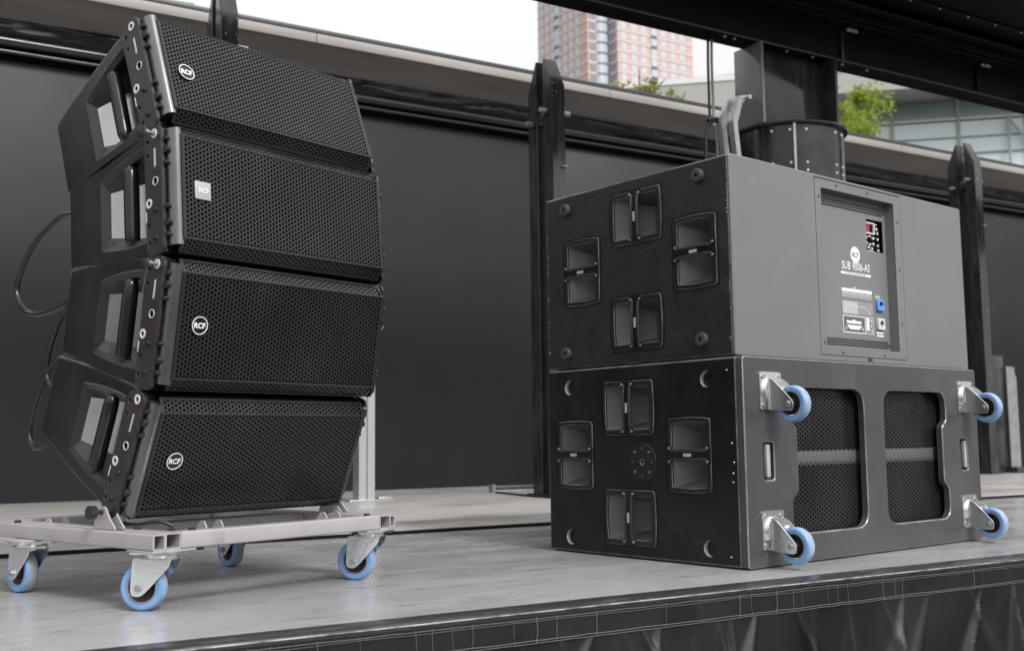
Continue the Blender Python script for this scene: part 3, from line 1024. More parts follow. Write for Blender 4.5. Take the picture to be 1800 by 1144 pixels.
# ------------------------------------------------------------------ casters
def make_caster(parent, Mx, tread='tread', plate_shape=(0.048, 0.053)):
    """caster part: local x = trail, z = away from the mount; wheel centre at (0.038, 0, 0.078)"""
    def T(mb):
        mb.v = [tuple(Mx @ Vector(p)) for p in mb.v]
        return mb
    AX, AZ = 0.038, 0.0775
    mb = MB()
    px, py = plate_shape
    mb.plate(rrect(-py, -px, py, px, 0.008, 3), [], lambda x, y, t: (x, y, t), 0.0, 0.0042, c=0.0)
    mb.cyl((0, 0, 0.004), (0, 0, 0.0085), 0.036, n=28)
    mb.cyl((0, 0, 0.0085), (0, 0, 0.0145), 0.034, 0.037, n=28)
    leg = rpoly([(-0.036, 0.014), (0.054, 0.014), (0.058, AZ + 0.002), (0.055, AZ + 0.017), (0.034, AZ + 0.019), (0.017, AZ + 0.004), (-0.030, 0.032)], [0.003, 0.006, 0.01, 0.012, 0.012, 0.012, 0.006], 4)
    for s in (-1, 1):
        mb.plate(leg, [], lambda x, z, t: (x, t, z), s * 0.0265, s * 0.0235, c=0.0008)
    mb.plate(rpoly([(-0.036, -0.0265), (0.050, -0.0265), (0.050, 0.0265), (-0.036, 0.0265)], 0.012, 4), [], lambda x, y, t: (x, y, t), 0.0175, 0.0142)
    mb.cyl((0, 0, 0.0175), (0, 0, 0.024), 0.011, n=12)
    ca = T(mb).build('caster', 'zinc', parent, 35)
    for sx in (-1, 1):
        for sy in (-1, 1):
            mb = MB()
            mb.cyl((sx * (py - 0.014), sy * (px - 0.013), 0.004), (sx * (py - 0.014), sy * (px - 0.013), 0.0082), 0.0062, n=8)
            T(mb).build('bolt', 'bolt', ca)
    mb = MB()
    mb.lathe([(0.036, -0.0150), (0.0440, -0.0165), (0.0475, -0.0150), (0.0494, -0.0105), (0.0500, -0.004), (0.0500, 0.004), (0.0494, 0.0105), (0.0475, 0.0150), (0.0440, 0.0165), (0.036, 0.0150)],
             (AX, 0, AZ), (0, 1, 0), 40, mis=[0, 0, 0, 1, 1, 1, 0, 0, 0])
    T(mb).build('tyre', ['tyre', tread], ca, 50)
    mb = MB()
    mb.lathe([(0.036, -0.0148), (0.0335, -0.0152), (0.031, -0.0130), (0.024, -0.0100), (0.018, -0.0100), (0.016, -0.0190), (0.0, -0.0190)], (AX, 0, AZ), (0, 1, 0), 32, mis=[1, 1, 0, 0, 0, 1])
    mb.lathe([(0.036, 0.0148), (0.0335, 0.0152), (0.031, 0.0130), (0.024, 0.0100), (0.018, 0.0100), (0.016, 0.0190), (0.0, 0.0190)], (AX, 0, AZ), (0, 1, 0), 32, mis=[1, 1, 0, 0, 0, 1])
    T(mb).build('hub', ['hub', 'hubring'], ca, 40)
    mb = MB()
    mb.cyl((AX, -0.034, AZ), (AX, 0.034, AZ), 0.0040, n=10)
    for s in (-1, 1):
        mb.cyl((AX, s * 0.0266, AZ), (AX, s * 0.0325, AZ), 0.0080, n=6)
    T(mb).build('axle', 'bolt', ca)
    return ca


# ------------------------------------------------------------------ dolly
dolly = thing('speaker_dolly', 'light grey tubular steel dolly on four blue-wheeled casters under the line array', 'dolly', AO, (0, 0, AYAW))


def tube(name, a, b, axis, wall_=0.004, m='dolly', parent=None):
    """open-ended rectangular tube, axis 0/1"""
    mb = MB()
    a = list(a)
    b = list(b)
    o = [i for i in range(3) if i != axis]

    def P(p, q, t):
        r = [0, 0, 0]
        r[o[0]] = p
        r[o[1]] = q
        r[axis] = t
        return tuple(r)
    out = rrect(a[o[0]], a[o[1]], b[o[0]], b[o[1]], 0.005, 3)
    inn = rrect(a[o[0]] + wall_, a[o[1]] + wall_, b[o[0]] - wall_, b[o[1]] - wall_, 0.002, 3)
    for t in (a[axis], b[axis]):
        mb.poly(out, [inn], lambda p, q: P(p, q, t))
    mb.skirt(out, lambda p, q: P(p, q, a[axis]), lambda p, q: P(p, q, b[axis]))
    mb.skirt(inn, lambda p, q: P(p, q, a[axis]), lambda p, q: P(p, q, b[axis]))
    mid = (a[axis] + b[axis]) / 2
    mb.poly(inn, [], lambda p, q: P(p, q, mid))
    return mb.build(name, m, parent if parent else dolly, 40)


ZB, ZT = 0.131, 0.168
tube('frame_tube', (0.0, 0.0, ZB), (0.040, 0.76, ZT), 1)
tube('frame_tube', (-0.032, -0.004, ZB), (-0.001, 0.76, ZT - 0.001), 1)
tube('frame_tube', (0.626, 0.0, ZB), (0.666, 0.76, ZT), 1)
tube('frame_tube', (0.667, 0.012, ZB + 0.002), (0.694, 0.76, ZT - 0.003), 1)
tube('frame_tube', (0.041, 0.0, ZB), (0.625, 0.040, ZT), 0)
tube('frame_tube', (0.041, 0.72, ZB), (0.625, 0.76, ZT), 0)
tube('frame_tube', (0.041, 0.30, ZB), (0.625, 0.34, ZT), 0)
tube('frame_tube', (0.30, 0.341, ZB + 0.004), (0.34, 0.719, ZT - 0.004), 1)
# upright lugs which take the lowest speaker's rigging plates, with pins
for xx in (-0.012, 0.648):
    for dx in (-0.010, 0.012):
        mb = MB()
        mb.plate(rpoly([(0.155, ZT + 0.0005), (0.252, ZT + 0.0005), (0.240, 0.198), (0.220, 0.219), (0.202, 0.219), (0.185, 0.194)], 0.010, 3), [], lambda y, z, t: (t, y, z), xx + dx - 0.002, xx + dx + 0.002, c=0.0006)
        mb.build('lug', 'dolly', dolly)
    mb = MB()
    mb.cyl((xx - 0.034, 0.213, 0.207), (xx + 0.024, 0.213, 0.207), 0.0055, n=12)
    mb.cyl((xx - 0.046, 0.213, 0.207), (xx - 0.030, 0.213, 0.207), 0.015, n=10)
    mb.build('pin', 'blackbolt', dolly)
for (x_, y_) in ((0.16, 0.10), (0.52, 0.10), (0.010, 0.52), (0.16, 0.52), (0.648, 0.52)):
    for d_ in (0, 0.045):
        mb = MB()
        mb.plate(rpoly([(y_ - 0.03, ZT - 0.020), (y_ + 0.03, ZT - 0.020), (y_ + 0.006, ZT + 0.012), (y_ - 0.010, ZT + 0.012)], 0.006, 3), [], lambda y, z, t: (t, y, z), x_ + d_ - 0.002, x_ + d_ + 0.002)
        mb.build('gusset', 'dolly', dolly)
for (x_, y_) in ((0.045, 0.046), (0.08, 0.02), (0.60, 0.02), (0.02, 0.14), (-0.016, 0.62)):
    mb = MB()
    mb.cyl((x_, y_, ZT), (x_, y_, ZT + 0.005), 0.008, n=10)
    mb.build('bolt_head', 'blackbolt', dolly)
for (x_, y_) in ((0.02, 0.045), (0.10, 0.02), (0.56, 0.02), (0.648, 0.05)):
    mb = MB()
    mb.cyl((x_, y_, ZB - 0.007), (x_, y_, ZB), 0.009, n=10)
    mb.build('bolt_head', 'blackbolt', dolly)
mb = MB()
mb.sweep(spline([(0.075, 0.085, ZT + 0.006), (0.05, 0.11, ZT + 0.018), (0.03, 0.16, ZT + 0.010), (0.02, 0.23, ZT + 0.012)], 8), 0.004, 8)
mb.build('tie_strap', 'blackbolt', dolly)
WH = [((0.0, 0.075), -9.5, 'tread'), ((0.623, 0.082), -15.0, 'tread'), ((-0.014, 0.592), -36.0, 'treadgrey'), ((0.619, 0.619), -44.0, 'treadgrey')]
for (uu, vv), ang, tr in WH:
    # ang: wheel-plane direction (towards the swivel) in the photograph's frame; turn it into the dolly's frame
    a_ = R(ang - 50.5)
    d = Vector((math.cos(a_), math.sin(a_), 0))
    trail = -d
    zc = Vector((0, 0, -1))
    yc = zc.cross(trail)
    org = Vector((uu, vv, 0.1275)) - trail * 0.038
    Mx = Matrix(((trail.x, yc.x, zc.x, org.x), (trail.y, yc.y, zc.y, org.y), (trail.z, yc.z, zc.z, org.z), (0, 0, 0, 1)))
    make_caster(dolly, Mx, tr)
    mb = MB()
    mb.cbox((org.x - 0.055, org.y - 0.05, 0.1277), (org.x + 0.055, org.y + 0.05, 0.1308), 0.001)
    mb.build('mount_plate', 'dolly', dolly)


# ------------------------------------------------------------------ subwoofers
def cab_box(mb, a, b, holes_left, holes_right, c=0.006, mi=0):
    """chamfered box with holes in its x=a[0] face (y,z) and its y=a[1] face (x,z)"""
    bm = bmesh.new()
    bmesh.ops.create_cube(bm, size=1)
    for v in bm.verts:
        v.co = Vector([(a[i] + b[i]) / 2 + v.co[i] * (b[i] - a[i]) for i in range(3)])
    bmesh.ops.bevel(bm, geom=bm.edges[:], offset=c, segments=3, affect='EDGES', profile=0.5)
    kill = []
    for f in bm.faces:
        if f.calc_area() > 0.1:
            n = f.normal
            if n.x < -0.9 and holes_left:
                kill.append(f)
            if n.y < -0.9 and holes_right:
                kill.append(f)
    bmesh.ops.delete(bm, geom=kill, context='FACES_ONLY')
    bm.verts.index_update()
    flat_ = [f for f in bm.faces if max(abs(q) for q in f.normal) > 0.995]
    edge_ = [f for f in bm.faces if max(abs(q) for q in f.normal) <= 0.995]
    vv = [v.co.copy() for v in bm.verts]
    b0 = len(mb.v)
    mb.add(vv, [[v.index for v in f.verts] for f in flat_], mi)
    for f in edge_:
        mb.f.append(tuple(b0 + v.index for v in f.verts))
        mb.m.append(mi + 1)
    bm.free()
    if holes_left:
        mb.poly([(a[1] + c, a[2] + c), (b[1] - c, a[2] + c), (b[1] - c, b[2] - c), (a[1] + c, b[2] - c)], holes_left, lambda y, z: (a[0], y, z), mi)
    if holes_right:
        mb.poly([(a[0] + c, a[2] + c), (b[0] - c, a[2] + c), (b[0] - c, b[2] - c), (a[0] + c, b[2] - c)], holes_right, lambda x, z: (x, a[1], z), mi)


def cup_outline(w, h, bow, r, k=6):
    """w across the bar direction, h along; the ends at +-h/2 bow outwards"""
    pts = []
    base = rrect(-w / 2, -h / 2, w / 2, h / 2, r, 4)
    # add points along the bowed ends
    out = []
    n = len(base)
    for i in range(n):
        p = base[i]
        q = base[(i + 1) % n]
        out.append(p)
        if abs(p[1] - q[1]) < 1e-6 and abs(p[0] - q[0]) > w * 0.3:
            for j in range(1, k):
                t = j / k
                out.append((p[0] + (q[0] - p[0]) * t, p[1]))
    return [(x, y + math.copysign(bow * (1 - (2 * x / w) ** 2), y) if abs(y) > h * 0.42 else y) for x, y in out]


def make_cup(parent, y0, z0, turned):
    """handle cup on the x=0 face centred at (y0, z0)"""
    def P(a, b, dep):
        # a: across (bar direction), b: along; dep: depth into the cabinet (+x)
        if turned:
            return (dep, y0 + b, z0 + a)
        return (dep, y0 + a, z0 + b)
    w, h = 0.164, 0.206
    out = cup_outline(w, h, 0.005, 0.008)
    inn = cup_outline(w - 0.036, h - 0.026, 0.004, 0.005)
    mb = MB()
    mb.plate(out, [inn], lambda a, b, t: P(a, b, t), -0.0035, 0.004, c=0.0022, cmi=1)
    cp = mb.build('handle_cup', ['cup', 'edgelight'], parent)
    # groove line round the flange
    mb = MB()
    og = inset(out, -0.006)
    mb.plate(og, [inset(out, -0.0042)], lambda a, b, t: P(a, b, t), -0.0012, 0.0)
    mb.build('gasket', 'bar', cp)
    k = len(inn)
    hy = (h - 0.030) / 2 if turned else (w - 0.040) / 2       # half opening along the cabinet's depth
    fl = []
    for (a_, b_) in inn:
        dy, dz = (b_, a_) if turned else (a_, b_)
        dy, dz = dy * 0.36 - hy * 0.42, dz * 0.66
        fl.append((dz, dy) if turned else (dy, dz))
    mb = MB()
    mb.add([P(p[0], p[1], 0.003) for p in inn] + [P(p[0], p[1], 0.085) for p in fl], [(i, (i + 1) % k, k + (i + 1) % k, k + i) for i in range(k)])
    mb.poly(fl, [], lambda a, b: P(a, b, 0.085))
    mb.build('cup_bowl', 'cupin', cp, 30)
    # grip: two rods, ears with bolts, centre label
    mb = MB()
    for s in (-1, 1):
        mb.sweep([P(-w / 2 + 0.014, s * 0.0135, -0.004), P(-w / 2 + 0.03, s * 0.0125, -0.008), P(0, s * 0.0125, -0.0095), P(w / 2 - 0.03, s * 0.0125, -0.008), P(w / 2 - 0.014, s * 0.0135, -0.004)], 0.0046, 10)
    gr = mb.build('grip', 'blackbolt', parent)
    mb = MB()
    mb.plate(rpoly([(-w / 2 + 0.020, -0.012), (w / 2 - 0.020, -0.012), (w / 2 - 0.020, 0.012), (-w / 2 + 0.020, 0.012)], 0.003, 2), [], lambda a, b, t: P(a, b, t), -0.0085, -0.002)
    mb.build('grip_core', 'bar', gr)
    for s in (-1, 1):
        mb = MB()
        ear = rpoly([(s * (w / 2 - 0.001), -0.027), (s * (w / 2 - 0.001), 0.027), (s * (w / 2 - 0.022), 0.022), (s * (w / 2 - 0.028), 0.010), (s * (w / 2 - 0.028), -0.010), (s * (w / 2 - 0.022), -0.022)], 0.004, 2)
        mb.plate(ear, [], lambda a, b, t: P(a, b, t), -0.0065, -0.0034)
        mb.build('grip_ear', 'bar', gr)
        for t in (-1, 1):
            mb = MB()
            p = P(s * (w / 2 - 0.011), t * 0.019, 0)
            mb.cyl((-0.0063, p[1], p[2]), (-0.0105, p[1], p[2]), 0.0046, 0.0036, n=10)
            mb.build('bolt', 'bolt', gr)
    mb = MB()
    mb.plate(rrect(-0.015, -0.0045, 0.015, 0.0045, 0.001, 1), [], lambda a, b, t: P(a, b, t), -0.0098, -0.008)
    lb = mb.build('grip_label', 'greyprint', gr)
    for (a, b) in ((w / 2 - 0.012, h / 2 - 0.010), (-w / 2 + 0.012, h / 2 - 0.010), (w / 2 - 0.012, -h / 2 + 0.010), (-w / 2 + 0.012, -h / 2 + 0.010)):
        mb = MB()
        p = P(a, b, 0)
        mb.cyl((-0.0034, p[1], p[2]), (-0.006, p[1], p[2]), 0.0038, n=8)
        mb.build('screw', 'blackbolt', cp)
    return inn if not turned else None


def cup_hole(y0, z0, turned):
    o = cup_outline(0.150, 0.193, 0.005, 0.012)
    return [(y0 + b, z0 + a) for a, b in o] if turned else [(y0 + a, z0 + b) for a, b in o]


SYAW = R(8.52)
# --- lower subwoofer
HS = 0.575
low = thing('subwoofer', 'lower subwoofer with four blue casters on its wheel board toned as lit, standing on the deck', 'subwoofer', (2.065, 2.217, 0.004), (0, 0, SYAW), 'stacked subwoofers')
CUPS_L = [(0.439, 0.445, True), (0.677, 0.303, False), (0.200, 0.304, False), (0.440, 0.117, True)]
NOT = [(0.699, 0.517), (0.129, 0.517), (0.702, 0.045), (0.133, 0.046)]
mb = MB()
cab_box(mb, (0.0, 0.0235, 0.0), (1.262, 0.805, HS), [cup_hole(*c) for c in CUPS_L] + [circ(a, b, 0.0235, 24) for a, b in NOT], [rrect(0.18, 0.05, 1.09, 0.525, 0.01, 2)])
for a, b in NOT:
    lp = circ(a, b, 0.0235, 24)
    mb.poly(circ(a, b, 0.0236, 24), [], lambda y, z: (0.0155, y, z))
rc = rrect(0.18, 0.05, 1.09, 0.525, 0.01, 2)
mb.skirt(rc, lambda x, z: (x, 0.0235, z), lambda x, z: (x, 0.075, z))
mb.poly(rc, [], lambda x, z: (x, 0.075, z))
mb.build('cabinet', ['subsmooth', 'edgelight'], low, 30)
for c in CUPS_L:
    make_cup(low, *c)
for a, b in NOT:                                        # inner wall of each stacking dimple, its lit crescent painted light grey
    mb = MB()
    mb.skirt(circ(a, b, 0.0234, 28), lambda y, z: (0.0005, y, z), lambda y, z: (0.0150, y, z))
    mb.build('dimple_lit_wall', 'greybadge', low)
# pole mount disc
mb = MB()
mb.plate(circ(0.383, 0.283, 0.056, 40), [circ(0.383, 0.283, 0.009, 16)], lambda y, z, t: (t, y, z), -0.0030, 0.004, c=0.0012)
dk = mb.build('pole_mount', 'cup', low)
mb = MB()
mb.lathe([(0.0095, -0.0032), (0.0075, -0.0036), (0.006, 0.004)], (0, 0.383, 0.283), (1, 0, 0), 20)
mb.build('pole_socket', 'bolt', dk)
for i in range(8):
    a = 2 * PI * i / 8 + PI / 4 * 0
    rr = 0.040 if i % 2 == 0 else 0.041
    mb = MB()
    sz = 0.0022 if i % 2 == 0 else 0.0040
    mb.cyl((-0.0028, 0.383 + rr * math.cos(a), 0.283 + rr * math.sin(a)), (-0.0048, 0.383 + rr * math.cos(a), 0.283 + rr * math.sin(a)), sz, n=8)
    mb.build('screw', 'bolt', dk)
for (a, b) in ((0.056, 0.538), (0.046, 0.336), (0.040, 0.284), (0.045, 0.230), (0.060, 0.028), (0.044, 0.255)):
    mb = MB()
    mb.cyl((-0.0002, a, b), (-0.0022, a, b), 0.0034, 0.0026, n=8)
    mb.build('screw', 'bolt', low)
# wheel board
op1 = rpoly([(0.207, 0.080), (0.578, 0.080), (0.578, 0.493), (0.207, 0.493), (0.207, 0.398), (0.236, 0.382), (0.236, 0.195), (0.207, 0.179)],
            [0.05, 0.055, 0.055, 0.05, 0.016, 0.016, 0.016, 0.016], 6)
op2 = [(1.265 - x, z) for x, z in op1][::-1]
sl1 = rrect(0.078, 0.234, 0.126, 0.338, 0.008, 3)
sl2 = [(1.265 - x, z) for x, z in sl1][::-1]
mb = MB()
mb.plate(rrect(0.0, 0.0, 1.265, HS, 0.010, 4), [op1, op2, sl1, sl2], lambda x, z, t: (x, t, z), 0.0, 0.0215, c=0.0030, cmi=1)
bd = mb.build('wheel_board', ['board', 'boardlight'], low, 30)
for s in (sl1, sl2):
    mb = MB()
    mb.plate(inset(s, 0.0005), [], lambda x, z, t: (x, t, z), 0.017, 0.021)
    mb.build('slot_floor', 'cupin', bd, 0)
for x_ in (0.094, 1.265 - 0.094):
    mb = MB()
    mb.cbox((x_ + 0.004, 0.004, 0.242), (x_ + 0.020, 0.016, 0.332), 0.002)
    mb.build('slot_latch', 'greybadge', bd)
# grille behind the board: two sheets and a plain band
mb = MB()
for (xa, xb) in ((0.19, 0.60), (0.665, 1.08)):
    hex_patch(mb, (xa, 0.038, 0.062), (1, 0, 0), (0, 0, 1), xb - xa, 0.215, pitch=0.0132, hole=0.0046, depth=0.002)
    hex_patch(mb, (xa, 0.038, 0.308), (1, 0, 0), (0, 0, 1), xb - xa, 0.205, pitch=0.0132, hole=0.0046, depth=0.002)
mb.build('grille', 'grille', low, 0)
mb = MB()
mb.cbox((0.182, 0.0385, 0.268), (1.088, 0.044, 0.312), 0.001)
mb.build('grille_band', 'ventgrey', low)
mb = MB()
mb.box((0.182, 0.050, 0.052), (1.088, 0.056, 0.523))
mb.build('foam', 'foam', low, 0)
for (x_, z_) in ((0.115, 0.480), (1.184, 0.480), (0.106, 0.098), (1.176, 0.098)):
    xc = Vector((0, 0, -1))
    zc = Vector((0, -1, 0))
    yc = zc.cross(xc)
    org = Vector((x_, -0.0003, z_))
    Mx = Matrix(((xc.x, yc.x, zc.x, org.x), (xc.y, yc.y, zc.y, org.y), (xc.z, yc.z, zc.z, org.z), (0, 0, 0, 1)))
    make_caster(low, Mx, 'tread')

# --- upper subwoofer
up = thing('subwoofer', 'upper subwoofer with recessed amplifier panel toned as lit, stacked on the wheel-board one', 'subwoofer', (2.081, 2.260, 0.583), (0, 0, SYAW), 'stacked subwoofers')
Z0 = 0.583
CUPS_U = [(0.369, 1.036 - Z0, True), (0.614, 0.893 - Z0, False), (0.136, 0.894 - Z0, False), (0.375, 0.708 - Z0, True)]
mb = MB()
RECT = rrect(0.437, 0.627 - Z0, 0.842, 1.119 - Z0, 0.004, 2)
cab_box(mb, (0.0, 0.006, 0.0), (1.274, 0.788, HS), [cup_hole(*c) for c in CUPS_U], [inset(RECT, -0.004)])
mb.build('cabinet', ['subtex', 'edgelight'], up, 30)
# rear board let into the cabinet, its lit tone put into the colour
SEAM = [(0.405, 0.601 - Z0), (0.883, 0.601 - Z0), (0.883, 1.148 - Z0), (0.405, 1.148 - Z0)]
mb = MB()
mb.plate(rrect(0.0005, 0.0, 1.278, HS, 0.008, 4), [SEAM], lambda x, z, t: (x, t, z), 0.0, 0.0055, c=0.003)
mb.build('rear_board', 'sublit', up, 30)
mb = MB()
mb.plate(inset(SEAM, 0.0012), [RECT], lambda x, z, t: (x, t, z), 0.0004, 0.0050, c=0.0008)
fr = mb.build('amplifier_frame', 'sublit', up, 30)
mb = MB()
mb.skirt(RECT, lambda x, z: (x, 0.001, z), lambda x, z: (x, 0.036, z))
mb.build('recess_wall', 'sublit', fr, 0)
for (a, b) in ((0.424, 1.090 - Z0), (0.424, 0.640 - Z0), (0.52, 1.136 - Z0), (0.69, 1.135 - Z0), (0.52, 0.612 - Z0), (0.75, 0.612 - Z0), (0.862, 1.06 - Z0), (0.862, 0.90 - Z0), (0.862, 0.72 - Z0)):
    mb = MB()
    mb.cyl((a, 0.0005, b), (a, -0.0012, b), 0.0034, n=10)
    mb.build('screw', 'blackbolt', fr)
mb = MB()
mb.cbox((0.652, -0.0015, 0.588 - Z0 + 0.003), (0.676, 0.0003, 0.597 - Z0 + 0.002), 0.0004)
mb.build('latch', 'blackbolt', fr)
YP = 0.034
LCDH = [(0.730, 0.957 - Z0), (0.826, 0.957 - Z0), (0.826, 1.062 - Z0), (0.730, 1.062 - Z0)]
mb = MB()
mb.plate(inset(RECT, 0.0003), [LCDH], lambda x, z, t: (x, t, z), YP, YP + 0.002)
amp = mb.build('amplifier_panel', 'amp', up, 0)
for (za, zb) in ((1.080, 1.106), (0.640, 0.664)):
    for i in range(3):
        mb = MB()
        h = (zb - za) / 3
        mb.cbox((0.450, YP - 0.004, za + i * h - Z0 + 0.001), (0.826, YP - 0.0002, za + (i + 1) * h - Z0 - 0.001), 0.001)
        mb.build('cooling_rib', 'ventgrey', amp)
for (a, b) in ((0.834, 1.092 - Z0), (0.834, 0.652 - Z0)):
    mb = MB()
    mb.cyl((a, YP, b), (a, YP - 0.006, b), 0.0055, n=8)
    mb.build('screw', 'bolt', amp)
fnp = lambda x, z, t: (x, YP - t, z)


def flat(name, m, loop, t=0.0010, parent=None, holes=()):
    mb = MB()
    mb.plate(loop, list(holes), lambda x, z, q: (x, q, z), YP - t, YP - 0.0001)
    return mb.build(name, m, parent or amp, 0)


def R2(x0, z0, x1, z1):
    return [(x0, z0 - Z0), (x1, z0 - Z0), (x1, z1 - Z0), (x0, z1 - Z0)]


# control display in its own pocket
mb = MB()
mb.skirt(LCDH, lambda x, z: (x, YP, z), lambda x, z: (x, YP + 0.012, z))
mb.poly(LCDH, [], lambda x, z: (x, YP + 0.012, z))
ctl = mb.build('control_pocket', 'hole', amp, 0)
mb = MB()
YC = YP + 0.0118
mb.plate(R2(0.734, 1.016, 0.790, 1.055), [R2(0.739, 1.021, 0.784, 1.050)], lambda x, z, t: (x, t, z), YC - 0.006, YC)
mb.build('display_frame', 'ring', ctl, 0)
mb = MB()
mb.poly(R2(0.739, 1.021, 0.765, 1.050), [], lambda x, z: (x, YC - 0.003, z))
mb.build('display', 'red', ctl, 0)
for (kx, kz, w_, h_) in ((0.741, 1.004, 9, 9), (0.760, 1.008, 11, 6), (0.779, 1.003, 9, 9), (0.742, 0.984, 7, 9), (0.760, 0.981, 10, 8), (0.780, 0.984, 9, 9), (0.752, 0.971, 11, 8), (0.771, 0.968, 10, 8), (0.762, 0.9595, 34, 4),
                         (0.796, 1.050, 12, 5), (0.801, 1.036, 9, 9), (0.806, 1.022, 8, 9), (0.807, 1.002, 8, 8), (0.807, 0.981, 8, 8), (0.808, 0.965, 8, 8), (0.788, 1.004, 4, 4)):
    mb = MB()
    mb.cbox((kx - w_ / 2000, YC - 0.006, kz - h_ / 2000 - Z0), (kx + w_ / 2000, YC - 0.001, kz + h_ / 2000 - Z0), 0.001)
    mb.build('key', 'ring', ctl)
lg = flat('logo_disc', 'white', [(x, z - Z0) for x, z in circ(0.659, 0.935, 0.0265, 36)])
text_mesh('RCF', 0.022, 'lettering', 'amp', lg, lambda x, y: (0.659 + x, YP - 0.0016, 0.935 - Z0 + y), bold=0.0004)
text_mesh('SUB 9006-AS', 0.0365, 'lettering', 'white', amp, lambda x, y: (0.659 + x, YP - 0.0012, 0.897 - Z0 + y), shear=0.12, bold=0.0003, xs=0.80)
flat('underline', 'white', R2(0.575, 0.868, 0.743, 0.876))
text_mesh('ACTIVE HIGH POWER SUBWOOFER', 0.0068, 'lettering', 'amp', amp, lambda x, y: (0.655 + x, YP - 0.0014, 0.872 - Z0 + y), xs=1.05)
# printed table
flat('table_print', 'white', R2(0.575, 0.813, 0.744, 0.823))
flat('table_print', 'midprint', R2(0.575, 0.793, 0.744, 0.812), 0.0006)
for i in range(4):
    x_ = 0.577 + i * 0.042
    flat('table_cell', 'greyprint', R2(x_, 0.795, x_ + 0.038, 0.8105))
    for j in range(3):
        flat('table_rule', 'midprint', R2(x_ + 0.004 + j * 0.012, 0.797, x_ + 0.012 + j * 0.012, 0.806), 0.0013)
flat('table_print', 'white', R2(0.640, 0.8255, 0.653, 0.8285))
# response graph
flat('graph_print', 'midprint', R2(0.576, 0.742, 0.746, 0.783), 0.0006)
flat('graph_print', 'greyprint', R2(0.576, 0.742, 0.660, 0.783), 0.0008)
for i in range(9):
    flat('graph_rule', 'greyprint', R2(0.586 + i * 0.018, 0.743, 0.5868 + i * 0.018, 0.782), 0.0011)
mb = MB()
cv = [(0.588, 0.744), (0.596, 0.764), (0.608, 0.769), (0.66, 0.768), (0.705, 0.766), (0.718, 0.756), (0.727, 0.744)]
for i in range(len(cv) - 1):
    a, b = Vector(cv[i]), Vector(cv[i + 1])
    n = Vector((-(b - a).y, (b - a).x)).normalized() * 0.0008
    mb.add([(p.x, YP - 0.0015, p.y - Z0) for p in (a + n, b + n, b - n, a - n)], [(0, 1, 2, 3)])
mb.build('graph_curve', 'white', amp, 0)
# block diagram
flat('diagram_frame', 'white', R2(0.576, 0.681, 0.700, 0.737), 0.001, None, [R2(0.5785, 0.6835, 0.6975, 0.7345)])
flat('diagram_panel', 'ventgrey', R2(0.584, 0.689, 0.692, 0.729), 0.0006, None, [R2(0.590, 0.694, 0.686, 0.724)])
flat('diagram_shape', 'white', [(x, z - Z0) for x, z in ((0.598, 0.712), (0.672, 0.712), (0.678, 0.720), (0.594, 0.720))])
flat('diagram_shape', 'white', [(x, z - Z0) for x, z in ((0.612, 0.693), (0.664, 0.693), (0.680, 0.706), (0.596, 0.706))])
flat('diagram_shape', 'white', R2(0.628, 0.7205, 0.644, 0.7240))
flat('diagram_shape', 'greyprint', R2(0.588, 0.690, 0.594, 0.701))
flat('diagram_shape', 'greyprint', R2(0.681, 0.690, 0.688, 0.701))
flat('diagram_frame', 'white', R2(0.704, 0.681, 0.746, 0.737), 0.001, None, [R2(0.7055, 0.6825, 0.7445, 0.7355)])
flat('diagram_shape', 'white', R2(0.707, 0.694, 0.722, 0.734))
flat('diagram_shape', 'midprint', R2(0.709, 0.684, 0.721, 0.692))
for (a, b, c, d) in ((0.727, 0.720, 0.740, 0.731), (0.729, 0.703, 0.738, 0.714), (0.727, 0.685, 0.731, 0.699), (0.735, 0.685, 0.741, 0.699)):
    flat('diagram_shape', 'greyprint', R2(a, b, c, d))
# sockets
for (zc_, m_, nm) in ((0.780, 'blue', 'power_inlet'), (0.717, 'ring', 'power_outlet')):
    mb = MB()
    mb.plate(rrect(0.764, zc_ - 0.019 - Z0, 0.802, zc_ + 0.019 - Z0, 0.005, 3), [circ(0.785, zc_ - Z0, 0.011, 20)], lambda x, z, t: (x, t, z), YP - 0.010, YP + 0.001, c=0.002)
    sk = mb.build(nm, m_, amp)
    mb = MB()
    mb.cyl((0.785, YP - 0.0035, zc_ - Z0), (0.785, YP - 0.002, zc_ - Z0), 0.0112, n=20)
    mb.build('socket_core', m_ if m_ == 'blue' else 'greybadge', sk)
    mb = MB()
    mb.cbox((0.781, YP - 0.0095, zc_ + 0.001 - Z0), (0.789, YP - 0.003, zc_ + 0.009 - Z0), 0.001)
    mb.build('socket_key', 'bar', sk)
flat('socket_caption', 'greyprint', R2(0.764, 0.803, 0.790, 0.812))
flat('socket_caption', 'white', R2(0.764, 0.686, 0.802, 0.693))
flat('socket_caption', 'white', R2(0.764, 0.677, 0.802, 0.682))
for c in CUPS_U:
    make_cup(up, *c)
for (a, b) in ((0.113, 1.113), (0.685, 1.109), (0.115, 0.636), (0.690, 0.634)):
    mb = MB()
    mb.lathe([(0.0200, 0.0005), (0.0200, -0.010), (0.0185, -0.0135), (0.0150, -0.0145), (0.0070, -0.0140), (0.0055, -0.0050), (0.0, -0.0050)], (0, a, b - Z0), (1, 0, 0), 26)
    mb.build('rubber_foot', 'rubber', up, 35)
